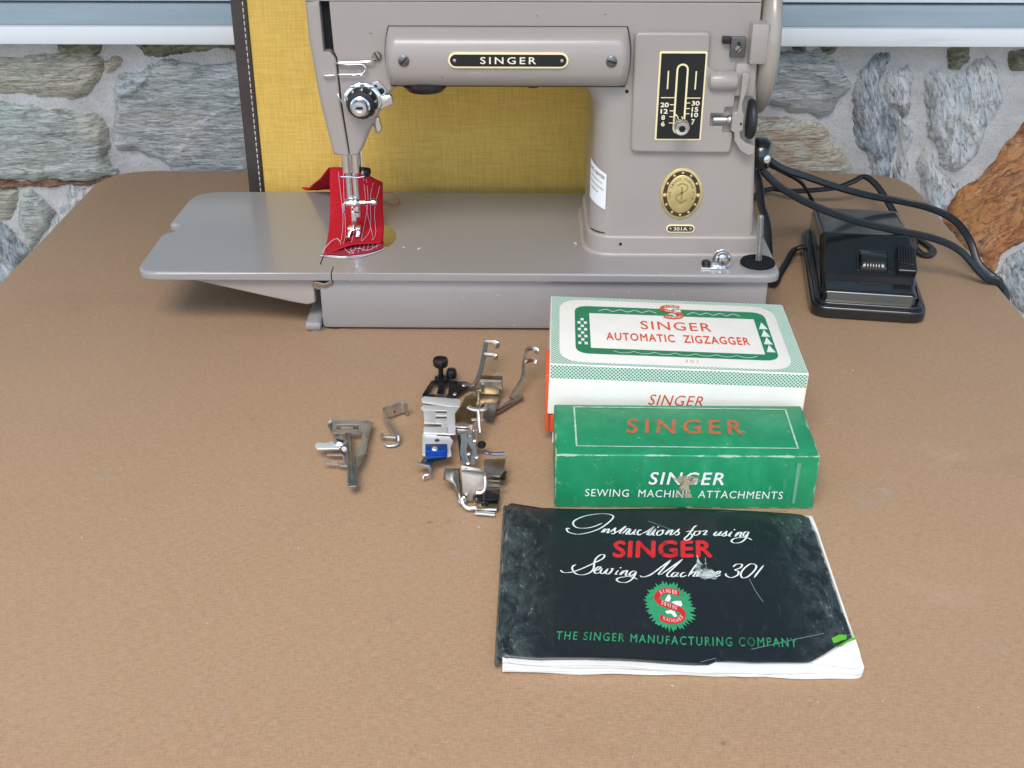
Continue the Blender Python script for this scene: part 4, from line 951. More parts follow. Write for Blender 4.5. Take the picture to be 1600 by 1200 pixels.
# ================================================================== foot pedal
PR = R(-8.3)
pu = V(math.cos(PR), math.sin(PR), 0); pv = V(-math.sin(PR), math.cos(PR), 0); A0 = V(0.2050, 0.7730, 0)
pc = A0 + pu * 0.040 + pv * 0.076
pedal = thing('foot_pedal', 'black bakelite foot control pedal on the table right of the machine', 'foot pedal', tuple(pc), PR)
def pl(u, v, w): return A0 + pu * (u * 0.001) + pv * (v * 0.001) + V(0, 0, w * 0.001)
obj('base_tray', join(rprism(rrect(0, 81, 0, 152, 13, 8), 1.2, 9.5, r=2.0, r0=1.0, mp=pl, seg=4), rprism(rrect(2.6, 78.4, 2.6, 149.4, 11.5, 8), 9.0, 12.0, r=1.2, mp=pl, seg=4)), bakelite, pedal, wn=True)
for u in (8, 73):
    for v in (10, 142): obj('rubber_foot', rprism(ell(u, v, 5, 5, 16), 0, 1.3, r=0, mp=pl), rubber, pedal)
prof = round_poly([(7, 10), (9, 18.5), (23, 20.5), (27, 24), (66, 41), (138, 34), (146, 30), (147, 10)], [1, 4, 2, 3, 5, 6, 4, 1], 6)
bdy = obj('housing', rprism(prof, 6.5, 74.5, r=5.0, r0=5.0, mp=lambda u, v, w: pl(w, u, v), seg=6), bakelite, pedal, wn=True)
# sloping front panel: axes of the panel plane
pa = (V(0, 66, 41) - V(0, 27, 24)).normalized(); pn = V(0, -pa.z, pa.y)
def panel_pt(u, s, h): b = V(u, 27, 24) + pa * s + pn * h; return pl(*b)
obj('button_frame', join(rprism([(32, 4), (34, 4), (34, 26), (32, 26)], -1, 1.2, r=0.5, mp=panel_pt), rprism([(54, 4), (56, 4), (56, 26), (54, 26)], -1, 1.2, r=0.5, mp=panel_pt), rprism([(34.1, 23.5), (53.9, 23.5), (53.9, 26), (34.1, 26)], -1, 1.2, r=0.5, mp=panel_pt)), bakelite, bdy)
def curved_button(u0, u1, s0, s1, h, ribs=0):
    v = []; f = []; n = 20; m = 14
    for i in range(n + 1):
        for k in range(m + 1):
            s = s0 + (s1 - s0) * i / n; u = u0 + (u1 - u0) * k / m
            hh = h * math.sin(pi * (0.10 + 0.82 * i / n)) + (-0.5 if k in (0, m) else 0.6)
            if ribs: hh += 0.5 * math.cos(2 * pi * ribs * k / m)
            if i in (0, n): hh = -1
            v.append(panel_pt(u, s, hh))
    for i in range(n):
        for k in range(m): a = i * (m + 1) + k; f.append((a, a + 1, a + m + 2, a + m + 1))
    return v, f
obj('speed_button', curved_button(34.6, 53.4, 5, 23, 4.5), bakelite, bdy, ang=50)
obj('button_ridge', join(*[rprism([(38 + k * 2, 6), (39 + k * 2, 6), (39 + k * 2, 11), (38 + k * 2, 11)], 2.0, 4.1 + 0.2 * (k % 2), r=0.2, mp=panel_pt) for k in range(6)]), rubber, bdy)
obj('side_button_block', rprism(rrect(60, 74, 2, 27, 2, 3), -3, 5.5, r=1.5, mp=panel_pt, seg=4), bakelite, bdy, wn=True)
for k in range(7): obj('grip_rib', rprism(rrect(60.6 + k * 1.9, 61.8 + k * 1.9, 8, 27.5, 0.4, 2), 5.0, 7.2 - 0.05 * k * k, r=0.5, mp=panel_pt), bakelite, bdy)

# ================================================================== cords
fig8 = []
for k in range(16):
    t = 2 * pi * k / 16; s_ = 1 if math.cos(t) >= 0 else -1
    fig8.append((s_ * 0.00135 + 0.00165 * math.cos(t), 0.0017 * math.sin(t) * (1.0 if abs(math.cos(t)) > 0.45 else 0.42)))
def cord(name, pts, label, per=8, up=(0, 0, 1), end=None):
    path = spline(pts, per)
    path = [V(p.x, p.y, max(p.z, 0.0022)) if (TX0 < p.x < TX1) else p for p in path]
    geo = sweep(path, fig8, up)
    return free(name, geo, cordm, label, 'cord', 'black electrical cords beside the machine', ang=60)
over = [V(0.362, 0.832, 0.0008), V(0.3665, 0.826, -0.010), V(0.368, 0.820, -0.05), V(0.369, 0.815, -0.14), V(0.372, 0.81, -0.30)]
cord('power_cord', [V(0.166, 0.832, 0.096), atY(1212, 287, 0.835), atY(1250, 311, 0.835), atY(1290, 329, 0.835), atY(1340, 346, 0.835), atY(1400, 360, 0.835), atY(1460, 373, 0.835), atY(1500, 392, 0.835), atY(1530, 425, 0.834), V(0.352, 0.833, 0.0045)] + over,
     'black cord arching over the front of the pedal and off the right table edge', up=(0, -0.6, 0.8))
over2 = [V(0.3605, 0.8445, 0.0010), V(0.3665, 0.841, -0.006), V(0.368, 0.835, -0.05), V(0.369, 0.83, -0.14), V(0.372, 0.825, -0.30)]
cord('power_cord', [V(0.168, 0.842, 0.102), atY(1220, 262, 0.855), atY(1260, 276, 0.88), atY(1310, 293, 0.90), atY(1360, 306, 0.91), atY(1410, 315, 0.91), atY(1455, 326, 0.90), atY(1492, 345, 0.885), atY(1515, 375, 0.865), V(0.350, 0.852, 0.010)] + over2,
     'black cord running behind the pedal to the right table edge', up=(0, -0.6, 0.8))
cord('pedal_cord', [V(0.150, 0.915, 0.004), atZ(1190, 300, 0.006), atZ(1240, 299, 0.010), atZ(1300, 294, 0.016), atZ(1332, 284, 0.022), atZ(1350, 276, 0.026), atZ(1368, 288, 0.024), atZ(1385, 312, 0.018), atZ(1402, 342, 0.010), atZ(1418, 372, 0.004), atZ(1436, 394, 0.0025), atZ(1450, 399, 0.0022), atZ(1458, 392, 0.0022), atZ(1448, 382, 0.0022), atZ(1428, 373, 0.0022), V(0.312, 0.890, 0.006), pl(76, 120, 8)],
     'black cord bent into a loop along the right side of the pedal', up=(0, 0, 1))
cord('pedal_cord', [V(0.167, 0.838, 0.098), atY(1225, 268, 0.87), atY(1250, 283, 0.89), atY(1265, 305, 0.91), atY(1278, 325, 0.925), pl(40, 156, 12), pl(42, 150, 12)],
     'short black cord dropping behind the pedal from the machine plug', up=(0, -0.6, 0.8))
cord('pedal_cord', [V(0.1655, 0.832, 0.094), V(0.1700, 0.829, 0.080), atY(1190, 322, 0.828), atY(1199, 355, 0.826), V(0.184, 0.822, 0.009), V(0.189, 0.826, 0.0028), V(0.196, 0.845, 0.0024), V(0.206, 0.868, 0.0030), V(0.215, 0.884, 0.007), pl(5, 112, 11)],
     'black cord dropping beside the bed and curling up to the pedal', up=(-0.5, -0.6, 0.5))

# ================================================================== printed S emblem (red S ribbon with a seated figure)
def s_emblem(parent, o, ex, ey, burst=None, off=0.0002, red=None):
    """o = centre, ex/ey = half width / half height vectors"""
    red = red or red_ink
    if burst:
        rnd = random.Random(4); p = []
        for k in range(84):
            t = 2 * pi * k / 84; r_ = (1.0 if k % 2 else 0.84) + rnd.uniform(-0.06, 0.10)
            p.append((burst[0] * r_ * math.cos(t), burst[1] * r_ * math.sin(t)))
        v = [Vector(o) + Vector(ex) * a + Vector(ey) * b + Vector(ex).cross(Vector(ey)).normalized() * off for a, b in [(0, 0)] + p]
        obj('green_burst', (v, [(0, 1 + k, 1 + (k + 1) % 84) for k in range(84)]), bright_green, parent, smooth=False)
    path = [(0.80, 0.72), (0.45, 0.84), (0.0, 0.88), (-0.50, 0.80), (-0.82, 0.55), (-0.72, 0.26), (-0.30, 0.08), (0.20, -0.06), (0.66, -0.20), (0.86, -0.46), (0.66, -0.74), (0.15, -0.86), (-0.35, -0.82), (-0.78, -0.66)]
    e = obj('s_emblem', flat(ribbon2(path, 0.36, per=5), o, ex, ey, off + 0.0001), red, parent, smooth=False)
    fig = [[(-0.30, 0.30), (-0.05, 0.62), (0.12, 0.68), (0.16, 0.45), (0.02, 0.24)], [(0.15, 0.22), (0.42, 0.30), (0.86, 0.30), (0.90, 0.05), (0.70, -0.06), (0.40, 0.08)], [(-0.35, -0.30), (0.05, -0.24), (0.30, -0.34), (0.42, -0.60), (0.22, -0.66), (0.02, -0.44), (-0.30, -0.46)]]
    obj('figure', flat(fig, o, ex, ey, off + 0.00006), white_ink, e, smooth=False)
    def arc_text(s, pts, h):
        p = spline([V(a, b, 0) for a, b in pts], 12); L = [0]
        for i in range(1, len(p)): L.append(L[-1] + (p[i] - p[i - 1]).length)
        gs = []; n = len(s); nn = Vector(ex).cross(Vector(ey)).normalized()
        for k, ch in enumerate(s):
            d = L[-1] * (k + 0.5) / n
            i = max(1, next((j for j in range(len(L)) if L[j] >= d), len(L) - 1)); t = (p[i] - p[i - 1]).normalized()
            c_ = p[i]; w_ = L[-1] / n * (0.36 if ch != 'I' else 0.12); up = V(-t.y, t.x, 0)
            T = lambda q: Vector(o) + Vector(ex) * q.x + Vector(ey) * q.y
            gs.append(on_plane(text_geo(ch, 0.03, res=2), T(c_ - t * w_ - up * h), T(c_ + t * w_ - up * h), T(c_ - t * w_ + up * h), off + 0.0002))
        obj('emblem_lettering', join(*gs), pink_ink if not red is orange_ink else white_ink, e, smooth=False)
    arc_text('SINGER', [(-0.62, 0.74), (-0.1, 0.88), (0.66, 0.78)], 0.12)
    arc_text('SEWING', [(-0.58, 0.20), (0.0, 0.0), (0.50, -0.13)], 0.12)
    arc_text('MACHINES', [(-0.62, -0.72), (0.0, -0.86), (0.45, -0.82), (0.76, -0.60)], 0.11)
    return e

# ================================================================== zigzagger box
ZO = V(0.0139, 0.5975, 0.0)
zr = R(-1.3)
zbox = thing('zigzagger_box', 'white cardboard box with green hatched lid and red zigzagger lettering', 'box', (0.088, 0.642, 0), zr)
zu = V(math.cos(zr), math.sin(zr), 0); zv = V(-math.sin(zr), math.cos(zr), 0)
tl_ = R(-1.45)
eu = (zu * math.cos(tl_) + V(0, 0, math.sin(tl_))).normalized(); ew = eu.cross(zv).normalized()
LT = ZO + V(0, 0, 0.0541)                    # front left top corner of the lid
def zl(u, v, w): return LT + eu * (u * 0.001) + zv * (v * 0.001) + ew * (w * 0.001)
zw = mat('white_card', (0.77, 0.755, 0.69), 0.42, var=0.10, vscale=40, spec=0.4)
zred = mat('orange_red_card', (0.66, 0.085, 0.025), 0.45, var=0.15, vscale=60)
def zb(u, v, w): return ZO + zu * (u * 0.001) + zv * (v * 0.001) + V(0, 0, w * 0.001)
obj('box_base', rprism(rrect(2.2, 145.5, 1.6, 91.5, 0.8, 2), 0.3, 40, r=0, mp=zb), zw, zbox)
obj('red_band', join(rprism(rrect(0.9, 146.8, 0.5, 92.4, 0.8, 2), 8.5, 20.0, r=0.3, mp=zb), rprism(rrect(-2.2, 0.2, 1.5, 34.0, 0.6, 2), 8.5, 46.0, r=0.4, mp=zb)), zred, zbox)
zlid = obj('lid', rprism(rrect(0, 147.6, 0, 93, 0.9, 3), -32.8, 0, r=0.7, mp=zl, seg=3), zw, zbox)
# hatched border, printed
ht = NT('green_hatch_print')
hx = ht.xyz()
def stripe(s, a, freq, lo):
    x = s.math('SINE', s.math('MULTIPLY', a, freq)); return s.math('GREATER_THAN', x, lo)
s1 = stripe(ht, ht.math('ADD', hx[0], hx[1]), 2600, -0.1)
hn = ht.noise(ht.tc.outputs['Object'], 60, 4, 0.6)
ht.out(ht.mix(ht.math('MULTIPLY', s1, ht.math('ADD', 0.65, ht.math('MULTIPLY', hn, 0.4))), (0.62, 0.70, 0.63), (0.05, 0.25, 0.15)), 0.45, 0.4)
dt = NT('green_dot_print')
dx = dt.xyz()
yz_ = dt.math('ADD', dx[2], dt.math('MULTIPLY', dx[1], 1.0))
d1 = dt.math('SINE', dt.math('MULTIPLY', dt.math('ADD', dx[0], yz_), 2900)); d2 = dt.math('SINE', dt.math('MULTIPLY', dt.math('SUBTRACT', dx[0], yz_), 2900))
dm = dt.math('GREATER_THAN', dt.math('MAXIMUM', d1, d2), 0.55)
dt.out(dt.mix(dm, (0.035, 0.22, 0.12), (0.60, 0.69, 0.62)), 0.45, 0.4)
def zflat(polys, off): return flat(polys, LT, eu * 0.001, zv * 0.001, off)
po = rrect(0.6, 147.0, 0.6, 92.4, 0.5, 6); pi_ = rrect(5.5, 140, 3.5, 88.5, 15, 6)
obj('hatched_border', zflat(ring_faces(po, pi_), 0.0001), ht.m, zlid, smooth=False)
obj('dotted_band', flat([[(0.7, -9.0), (146.9, -9.0), (146.9, -0.6), (0.7, -0.6)]], LT, eu * 0.001, ew * 0.001, 0.00012), dt.m, zlid, smooth=False)
obj('dotted_band', flat([[(0.7, -9.0), (92.3, -9.0), (92.3, -0.6), (0.7, -0.6)]], zl(147.6, 0, 0), zv * 0.001, ew * 0.001, 0.00012), dt.m, zlid, smooth=False)
gro = rrect(15, 133.5, 14.5, 79.5, 9, 6); gri = rrect(24, 126, 22, 69.5, 0.3, 6)
fr = obj('green_frame', zflat(ring_faces(gro, gri), 0.0001), green_ink, zlid, smooth=False)
deco = []
for x0, x1 in ((30, 66), (85, 118)):
    n_ = 8; pts = [(x0 + (x1 - x0) * k / n_, 72.3 + (3.6 if k % 2 else 0.2)) for k in range(n_ + 1)]
    for k in range(n_): deco += ribbon2([pts[k], pts[k + 1]], 0.55, per=0)
for k in range(8):
    for c_ in range(3):
        if (k + c_) % 2 == 0: deco.append([(16.6 + c_ * 1.9, 26 + k * 4.6), (18.5 + c_ * 1.9, 26 + k * 4.6), (18.5 + c_ * 1.9, 29.4 + k * 4.6), (16.6 + c_ * 1.9, 29.4 + k * 4.6)])
for k in range(4):
    y_ = 25 + k * 10.2; deco.append([(127.2, y_), (132.6, y_), (130.0, y_ + 9.6)])
for k in range(7):
    x_ = 37 + k * 12; deco += ribbon2([(x_, 19.2), (x_ + 3, 17.4), (x_ + 6, 16.8), (x_ + 9, 17.4), (x_ + 12, 19.2)], 0.45, per=3)
obj('white_ornament', zflat(deco, 0.0002), white_ink, fr, smooth=False)
text(zlid, 'SINGER', zl(55, 49.5, 0), zl(98, 49.5, 0), zl(55, 61, 0), orange_ink, 0.006, space=1.15)
text(zlid, 'AUTOMATIC  ZIGZAGGER', zl(33.5, 33.0, 0), zl(119, 33.0, 0), zl(33.5, 43.5, 0), orange_ink, 0.022, space=1.15)
text(zlid, '301', zl(78, 8, 0), zl(85.5, 8, 0), zl(78, 11.5, 0), mat('faded_orange_ink', (0.60, 0.30, 0.24), 0.5), 0.0, space=1.3)
s_emblem(zlid, zl(75.5, 75, 0), eu * 0.0068, zv * 0.0098, red=orange_ink, off=0.0003)
text(zlid, 'SINGER', zl(58, 0, -24.2) , zl(89.5, 0, -24.2), zl(58, 0, -17.2), orange_ink, 0.0, shear=0.22, space=1.1, off=0.00015)

# ================================================================== attachments box
gx0, gx1, gy0, gy1, gh = 0.0162, 0.1568, 0.5325, 0.5865, 0.0340
gc_ = V((gx0 + gx1) / 2, (gy0 + gy1) / 2, 0)
gbox = thing('attachments_box', 'worn green cardboard attachments box in front of the white box', 'box', tuple(gc_), R(0.0))
gw = NT('worn_green_card')
gx = gw.xyz()
da = gw.math('SUBTRACT', (gx1 - gx0) / 2, gw.math('ABSOLUTE', gx[0])); db = gw.math('SUBTRACT', (gy1 - gy0) / 2, gw.math('ABSOLUTE', gx[1])); dc = gw.math('MINIMUM', gx[2], gw.math('SUBTRACT', gh, gx[2]))
edge = gw.math('MAXIMUM', gw.math('MINIMUM', da, db), gw.math('MINIMUM', gw.math('MAXIMUM', da, db), dc))
n1 = gw.noise(gw.tc.outputs['Object'], 70, 8, 0.75); n2 = gw.noise(gw.mapping(scale=(1, 1, 0.45)), 38, 9, 0.75)
wear = gw.math('LESS_THAN', edge, gw.math('MULTIPLY', gw.math('SUBTRACT', n1, 0.42), 0.0058))
gcol = gw.ramp(n2, [(0.3, (0.005, 0.165, 0.066)), (0.55, (0.008, 0.225, 0.092)), (0.68, (0.022, 0.275, 0.125))])
scr = gw.ramp(gw.noise(gw.mapping(scale=(1, 1, 1)), 170, 6, 0.8), [(0.615, (0, 0, 0)), (0.68, (0.5,) * 3)])
gcol = gw.mix(scr, gcol, (0.33, 0.45, 0.36))
gcol = gw.mix(gw.math('MULTIPLY', wear, 0.75), gcol, (0.36, 0.42, 0.31))
gcol = gw.mix(gw.ramp(gw.noise(gw.mapping(scale=(3, 3, 0.35)), 60, 7, 0.8), [(0.62, (0, 0, 0)), (0.72, (0.35,) * 3)]), gcol, (0.28, 0.42, 0.33))
gw.bump(n1, 0.15, 0.001); gw.out(gcol, 0.42, 0.45)
def gb(u, v, w): return V(gx0 + u * 0.001, gy0 + v * 0.001, w * 0.001)
gl_, gd_ = (gx1 - gx0) * 1000, (gy1 - gy0) * 1000
gpoly = [(0, 0), (58, 0.3), (gl_ * 0.62, -0.2), (gl_, 0.2), (gl_ + 0.4, gd_), (gl_ * 0.5, gd_ - 0.3), (0.3, gd_)]
gtop = obj('carton', rprism(round_poly(gpoly, [1.2, 0, 0, 1.2, 1.2, 0, 1.2], 3), 0.2, 34, r=1.0, r0=0.4, mp=gb, seg=3), gw.m, gbox)
fz = gy0 + 0.0001
def gf(px, py): return atY(px, py, gy0 - 0.0003)
def gt(px, py): return atZ(px, py, gh)
bp_ = [gt(897, 636), gt(1227, 640), gt(1247, 701), gt(901, 697)]
bw = []
for i in range(4):
    a, b = bp_[i], bp_[(i + 1) % 4]; d = (b - a).normalized(); n_ = V(-d.y, d.x, 0) * 0.00045
    q4 = [a - d * 0.0004 - n_, b + d * 0.0004 - n_, b + d * 0.0004 + n_, a - d * 0.0004 + n_]
    bw.append(([p + V(0, 0, 0.00015 + 0.00002 * i) for p in q4], [(0, 1, 2, 3)]))
obj('white_border', join(*bw), mat('worn_white_ink', (0.55, 0.64, 0.58), 0.5, var=0.5, vscale=200, vcol=(0.15, 0.33, 0.22)), gtop, smooth=False)
text(gtop, 'SINGER', gt(978, 677.5), gt(1162, 680), gt(980, 654.5), rust_ink, 0.022, space=1.35, off=0.0002)
text(gtop, 'SINGER', gf(1013, 757), gf(1131, 758), gf(1015, 737), white_ink, 0.016, shear=0.12, space=1.15, off=0.0002)
text(gtop, 'SEWING  MACHINE  ATTACHMENTS', gf(914, 775), gf(1222, 779.5), gf(915, 763.5), white_ink, 0.002, space=1.12, off=0.0002)
tear = [[(1050, 746), (1060, 743), (1090, 744), (1096, 751), (1085, 757), (1076, 758), (1078, 768), (1082, 777), (1066, 778), (1054, 775), (1058, 766), (1064, 758), (1058, 752)]]
obj('torn_patch', ([gf(a, b) + V(0, -0.0003, 0) for a, b in tear[0]], [tuple(range(len(tear[0])))]), ragged(mat('torn_card', (0.42, 0.38, 0.26), 0.8, var=0.4, vscale=160), 200, 0.36, 0.52), gtop, smooth=False)
obj('thumb_notch', rprism([(a.x, a.z) for a in [gf(1053 + 26 * k / 8, 797.5 - 4.5 * math.sin(pi * k / 8)) for k in range(9)]], gy0 + 0.002, gy0 - 0.0004, r=0, mp=xz), mat('notch_dark', (0.02, 0.03, 0.02), 0.8), gtop, smooth=False)
obj('tape_strip', flat([[(0, 0), (0.0015, 0.0), (0.0022, 0.026), (0.0, 0.026)]], V(gx1 - 0.012, gy0 - 0.0001, 0.004), V(1, 0, 0), V(0, 0, 1), 0.0002), mat('old_tape', (0.10, 0.30, 0.19), 0.3), gtop, smooth=False)

# ================================================================== instruction manual
M0, M1, M3 = V(-0.0128, 0.4040, 0), V(0.1516, 0.4025, 0), V(-0.0112, 0.5275, 0)
mru = (M1 - M0); mrv = (M3 - M0)
MW, ML = mru.length, mrv.length
ma = math.atan2(mru.y, mru.x)
man = thing('instruction_manual', 'worn black instruction manual with white script title at the table front', 'manual', tuple((M0 + M1) / 2 + mrv / 2), ma)
mu_, mv_ = mru.normalized(), mrv.normalized()
def mh(u, v):
    """height of the cover above the table"""
    h = 0.0054 + 0.0010 * math.sin(u * 30 + 0.6) * math.exp(-v * 22) + 0.0006 * math.sin(u * 55 + v * 20)
    h += 0.0028 * math.exp(-(u / 0.010) ** 2) - 0.0035 * max(0, 1 - u / 0.003) ** 2
    h += 0.0012 * math.exp(-((u - 0.06) / 0.03) ** 2) * math.exp(-v / 0.02)
    h -= 0.0020 * max(0, (v - 0.11) / 0.013) ** 2
    h -= 0.0018 * max(0, (u - 0.12) / 0.044) ** 2
    return h
def mp_(u, v, dz=0.0): return M0 + mu_ * u + mv_ * v + V(0, 0, mh(u, v) + dz)
def muv(p):
    d = Vector(p) - M0; d.z = 0; return d.dot(mu_), d.dot(mv_)
mm = NT('worn_black_cover')
mx = mm.xyz()
ex_ = mm.math('SUBTRACT', MW / 2, mm.math('ABSOLUTE', mx[0])); ey_ = mm.math('SUBTRACT', ML / 2, mm.math('ABSOLUTE', mx[1]))
ed = mm.math('MINIMUM', ex_, mm.math('ADD', ey_, 0.004))
nA = mm.noise(mm.mapping(scale=(1.5, 0.8, 1)), 60, 10, 0.82, 0.4); nB = mm.noise(mm.mapping(scale=(1, 0.35, 1)), 260, 6, 0.8); nC = mm.noise(mm.tc.outputs['Object'], 900, 2, 0.7)
near = mm.n('ShaderNodeMapRange', interpolation_type='SMOOTHSTEP'); near.inputs['From Min'].default_value = 0.034; near.inputs['From Max'].default_value = 0.002
mm.l(ex_, near.inputs['Value'])
haze_ = mm.math('MULTIPLY', mm.ramp(nA, [(0.44, (0, 0, 0)), (0.66, (1, 1, 1))]), near.outputs[0])
speck = mm.ramp(nB, [(0.59, (0, 0, 0)), (0.64, (1, 1, 1))])
speck2 = mm.math('MULTIPLY', speck, mm.math('ADD', 0.05, mm.math('MULTIPLY', near.outputs[0], mm.ramp(nA, [(0.42, (0.1,) * 3), (0.60, (1, 1, 1))]))))
edw = mm.math('LESS_THAN', ed, mm.math('MULTIPLY', mm.math('SUBTRACT', nA, 0.36), 0.0065))
mcol = mm.mix(mm.math('MULTIPLY', haze_, 0.30), (0.0060, 0.0090, 0.0125), (0.22, 0.30, 0.28))
mcol = mm.mix(mm.math('MULTIPLY', speck2, 0.55), mcol, (0.40, 0.50, 0.46))
mcol = mm.mix(mm.math('MULTIPLY', edw, 0.7), mcol, (0.50, 0.50, 0.42))
mm.bump(nA, 0.12, 0.001)
mm.out(mcol, mm.math('ADD', 0.26, mm.math('MULTIPLY', nA, 0.25)), 0.5)
# pages
def sheet(u0, u1, v0, v1, dz, thick, jit, seed):
    v = []; f = []; nu, nv = 60, 24
    for lay in (0, 1):
        for j in range(nv + 1):
            for i in range(nu + 1):
                u = u0 + (u1 - u0) * i / nu; vv = v0 + (v1 - v0) * j / nv
                e = jit * noise.noise(V(u * 40, seed, 0)) if j == 0 else 0
                hb_ = mh(max(u, 0.004), vv); k_ = dz
                z = max(hb_ * k_ - (thick if lay == 0 else 0), 0.0003)
                cu, cv = u1 - u, vv - v0
                if cu < 0.006 and cv < 0.006:
                    du, dv = 0.006 - cu, 0.006 - cv; dd = max((du * du + dv * dv) ** 0.5, 1e-9); k2 = max(du, dv) / dd
                    u = u1 - 0.006 + du * k2; vv = v0 + 0.006 - dv * k2
                p = M0 + mu_ * u + mv_ * (vv + e); v.append(V(p.x, p.y, z))
    N_ = (nu + 1) * (nv + 1)
    for j in range(nv):
        for i in range(nu):
            a = j * (nu + 1) + i
            f.append((a + N_, a + 1 + N_, a + nu + 2 + N_, a + nu + 1 + N_)); f.append((a, a + nu + 1, a + nu + 2, a + 1))
    for i in range(nu):
        for a, b in ((i, i + 1), (nv * (nu + 1) + i + 1, nv * (nu + 1) + i)): f.append((a, b, b + N_, a + N_))
    for j in range(nv):
        for a, b in (((j + 1) * (nu + 1), j * (nu + 1)), (j * (nu + 1) + nu, (j + 1) * (nu + 1) + nu)): f.append((a, b, b + N_, a + N_))
    return v, f
pg_m = mat('aged_paper', (0.74, 0.75, 0.72), 0.6, var=0.12, vscale=60)
for k in range(6):
    obj('page', sheet(0.0034, MW + 0.0008 + 0.0005 * (k % 2), -0.0012 - 0.0006 * ((k * 3) % 4) / 2, ML - 0.001, 0.15 + 0.148 * k, 0.00080, 0.0016, k * 3.1), pg_m, man, ang=50)
# cover with its torn lower right corner
cov = []
tearc = [(1107, 1037), (1118, 1032), (1140, 1034), (1180, 1036), (1215, 1036), (1250, 1036), (1268, 1034), (1288, 1022), (1305, 1010), (1316, 1004), (1330, 994), (1333, 990)]
tuv = [muv(atZ(a, b, 0.006)) for a, b in tearc]
outl = [(0.0, 0.0005)] + [(MW * k / 24, 0.0006 * noise.noise(V(k * 0.8, 2, 0))) for k in range(1, 15)]
outl = [q for q in outl if q[0] < tuv[0][0] - 0.002] + tuv
ev = tuv[-1][1]
outl += [(MW + 0.0004 * noise.noise(V(k, 7, 0)), ev + (ML - ev) * k / 10) for k in range(1, 9)] + [(MW - 0.0012, ML - 0.004), (MW - 0.005, ML - 0.0008)]
outl += [(MW * (1 - k / 16), ML + 0.0005 * noise.noise(V(k, 3, 0))) for k in range(1, 15)] + [(0.004, ML), (0.0008, ML - 0.004)]
outl += [(0.0, ML * (1 - k / 10)) for k in range(1, 10)]
grid = [V(MW * i / 60, ML * j / 44) for i in range(1, 60) for j in range(1, 44)]
pts_ = [Vector(q) for q in outl] + grid
vo, eo, fo, *_ = delaunay_2d_cdt(pts_, [(i, (i + 1) % len(outl)) for i in range(len(outl))], [], 1, 1e-6)
cover = obj('cover', ([mp_(q.x, q.y, 0.0003 + 0.0012 * math.exp(-min((Vector(q) - Vector(t)).length for t in tuv) / 0.004) * (1 if q.x > 0.1 else 0)) for q in vo], [tuple(t) for t in fo]), mm.m, man, ang=60)
sc_ = cover.modifiers.new('thickness', 'SOLIDIFY'); sc_.thickness = 0.0003; sc_.offset = -1
obj('spine', sweep([mp_(0.0008, ML * k / 12, -0.0022) for k in range(13)], [(0.0011 * math.cos(t), 0.0023 * math.sin(t)) for t in [2 * pi * i / 12 for i in range(12)]]), mat('spine_black', (0.012, 0.018, 0.022), 0.4, var=0.5, vscale=200, vcol=(0.10, 0.13, 0.12)), man)
# torn inside: curled white flap and a bit of green
gre = [(1305, 1008), (1300, 996), (1312, 989), (1330, 989), (1338, 994), (1330, 1001)]
obj('green_scrap', rprism([muv(atZ(a, b, 0.006)) for a, b in gre], -0.0002, 0.0006, r=0.0001, mp=lambda u, v, w: mp_(u, v, w + 0.0004)), mat('lime_green', (0.10, 0.42, 0.03), 0.45), man)
flp_ = [(1270, 1034), (1300, 1018), (1325, 1002), (1338, 996), (1345, 1015), (1350, 1035), (1335, 1040), (1300, 1037)]
obj('torn_flap', rprism([muv(atZ(a, b, 0.006)) for a, b in flp_], 0.0, 0.0004, r=0, mp=lambda u, v, w: mp_(u, v, w + 0.0001 + 0.0012 * max(0, (v - 0.006)) / 0.02)), pg_m, man)
def mtext(s, blp, brp, tlp, m, bold, shear=0.0, space=1.0, dz=0.0005):
    bl, br, tl = [atZ(a, b, 0.0058) for a, b in (blp, brp, tlp)]
    g = on_plane(text_geo(s, bold, shear, space=space), bl, br, tl, 0)
    v = []
    for p in g[0]: a, b = muv(p); v.append(mp_(a, b, dz))
    return obj('lettering', (v, g[1]), m, cover, smooth=False)
mtext('SINGER', (956, 871), (1113, 873.5), (958, 844), red_ink, 0.032, space=1.06)
mtext('THE SINGER MANUFACTURING COMPANY', (868, 1004), (1246, 1012), (870, 990), bright_green, 0.014, space=1.28)
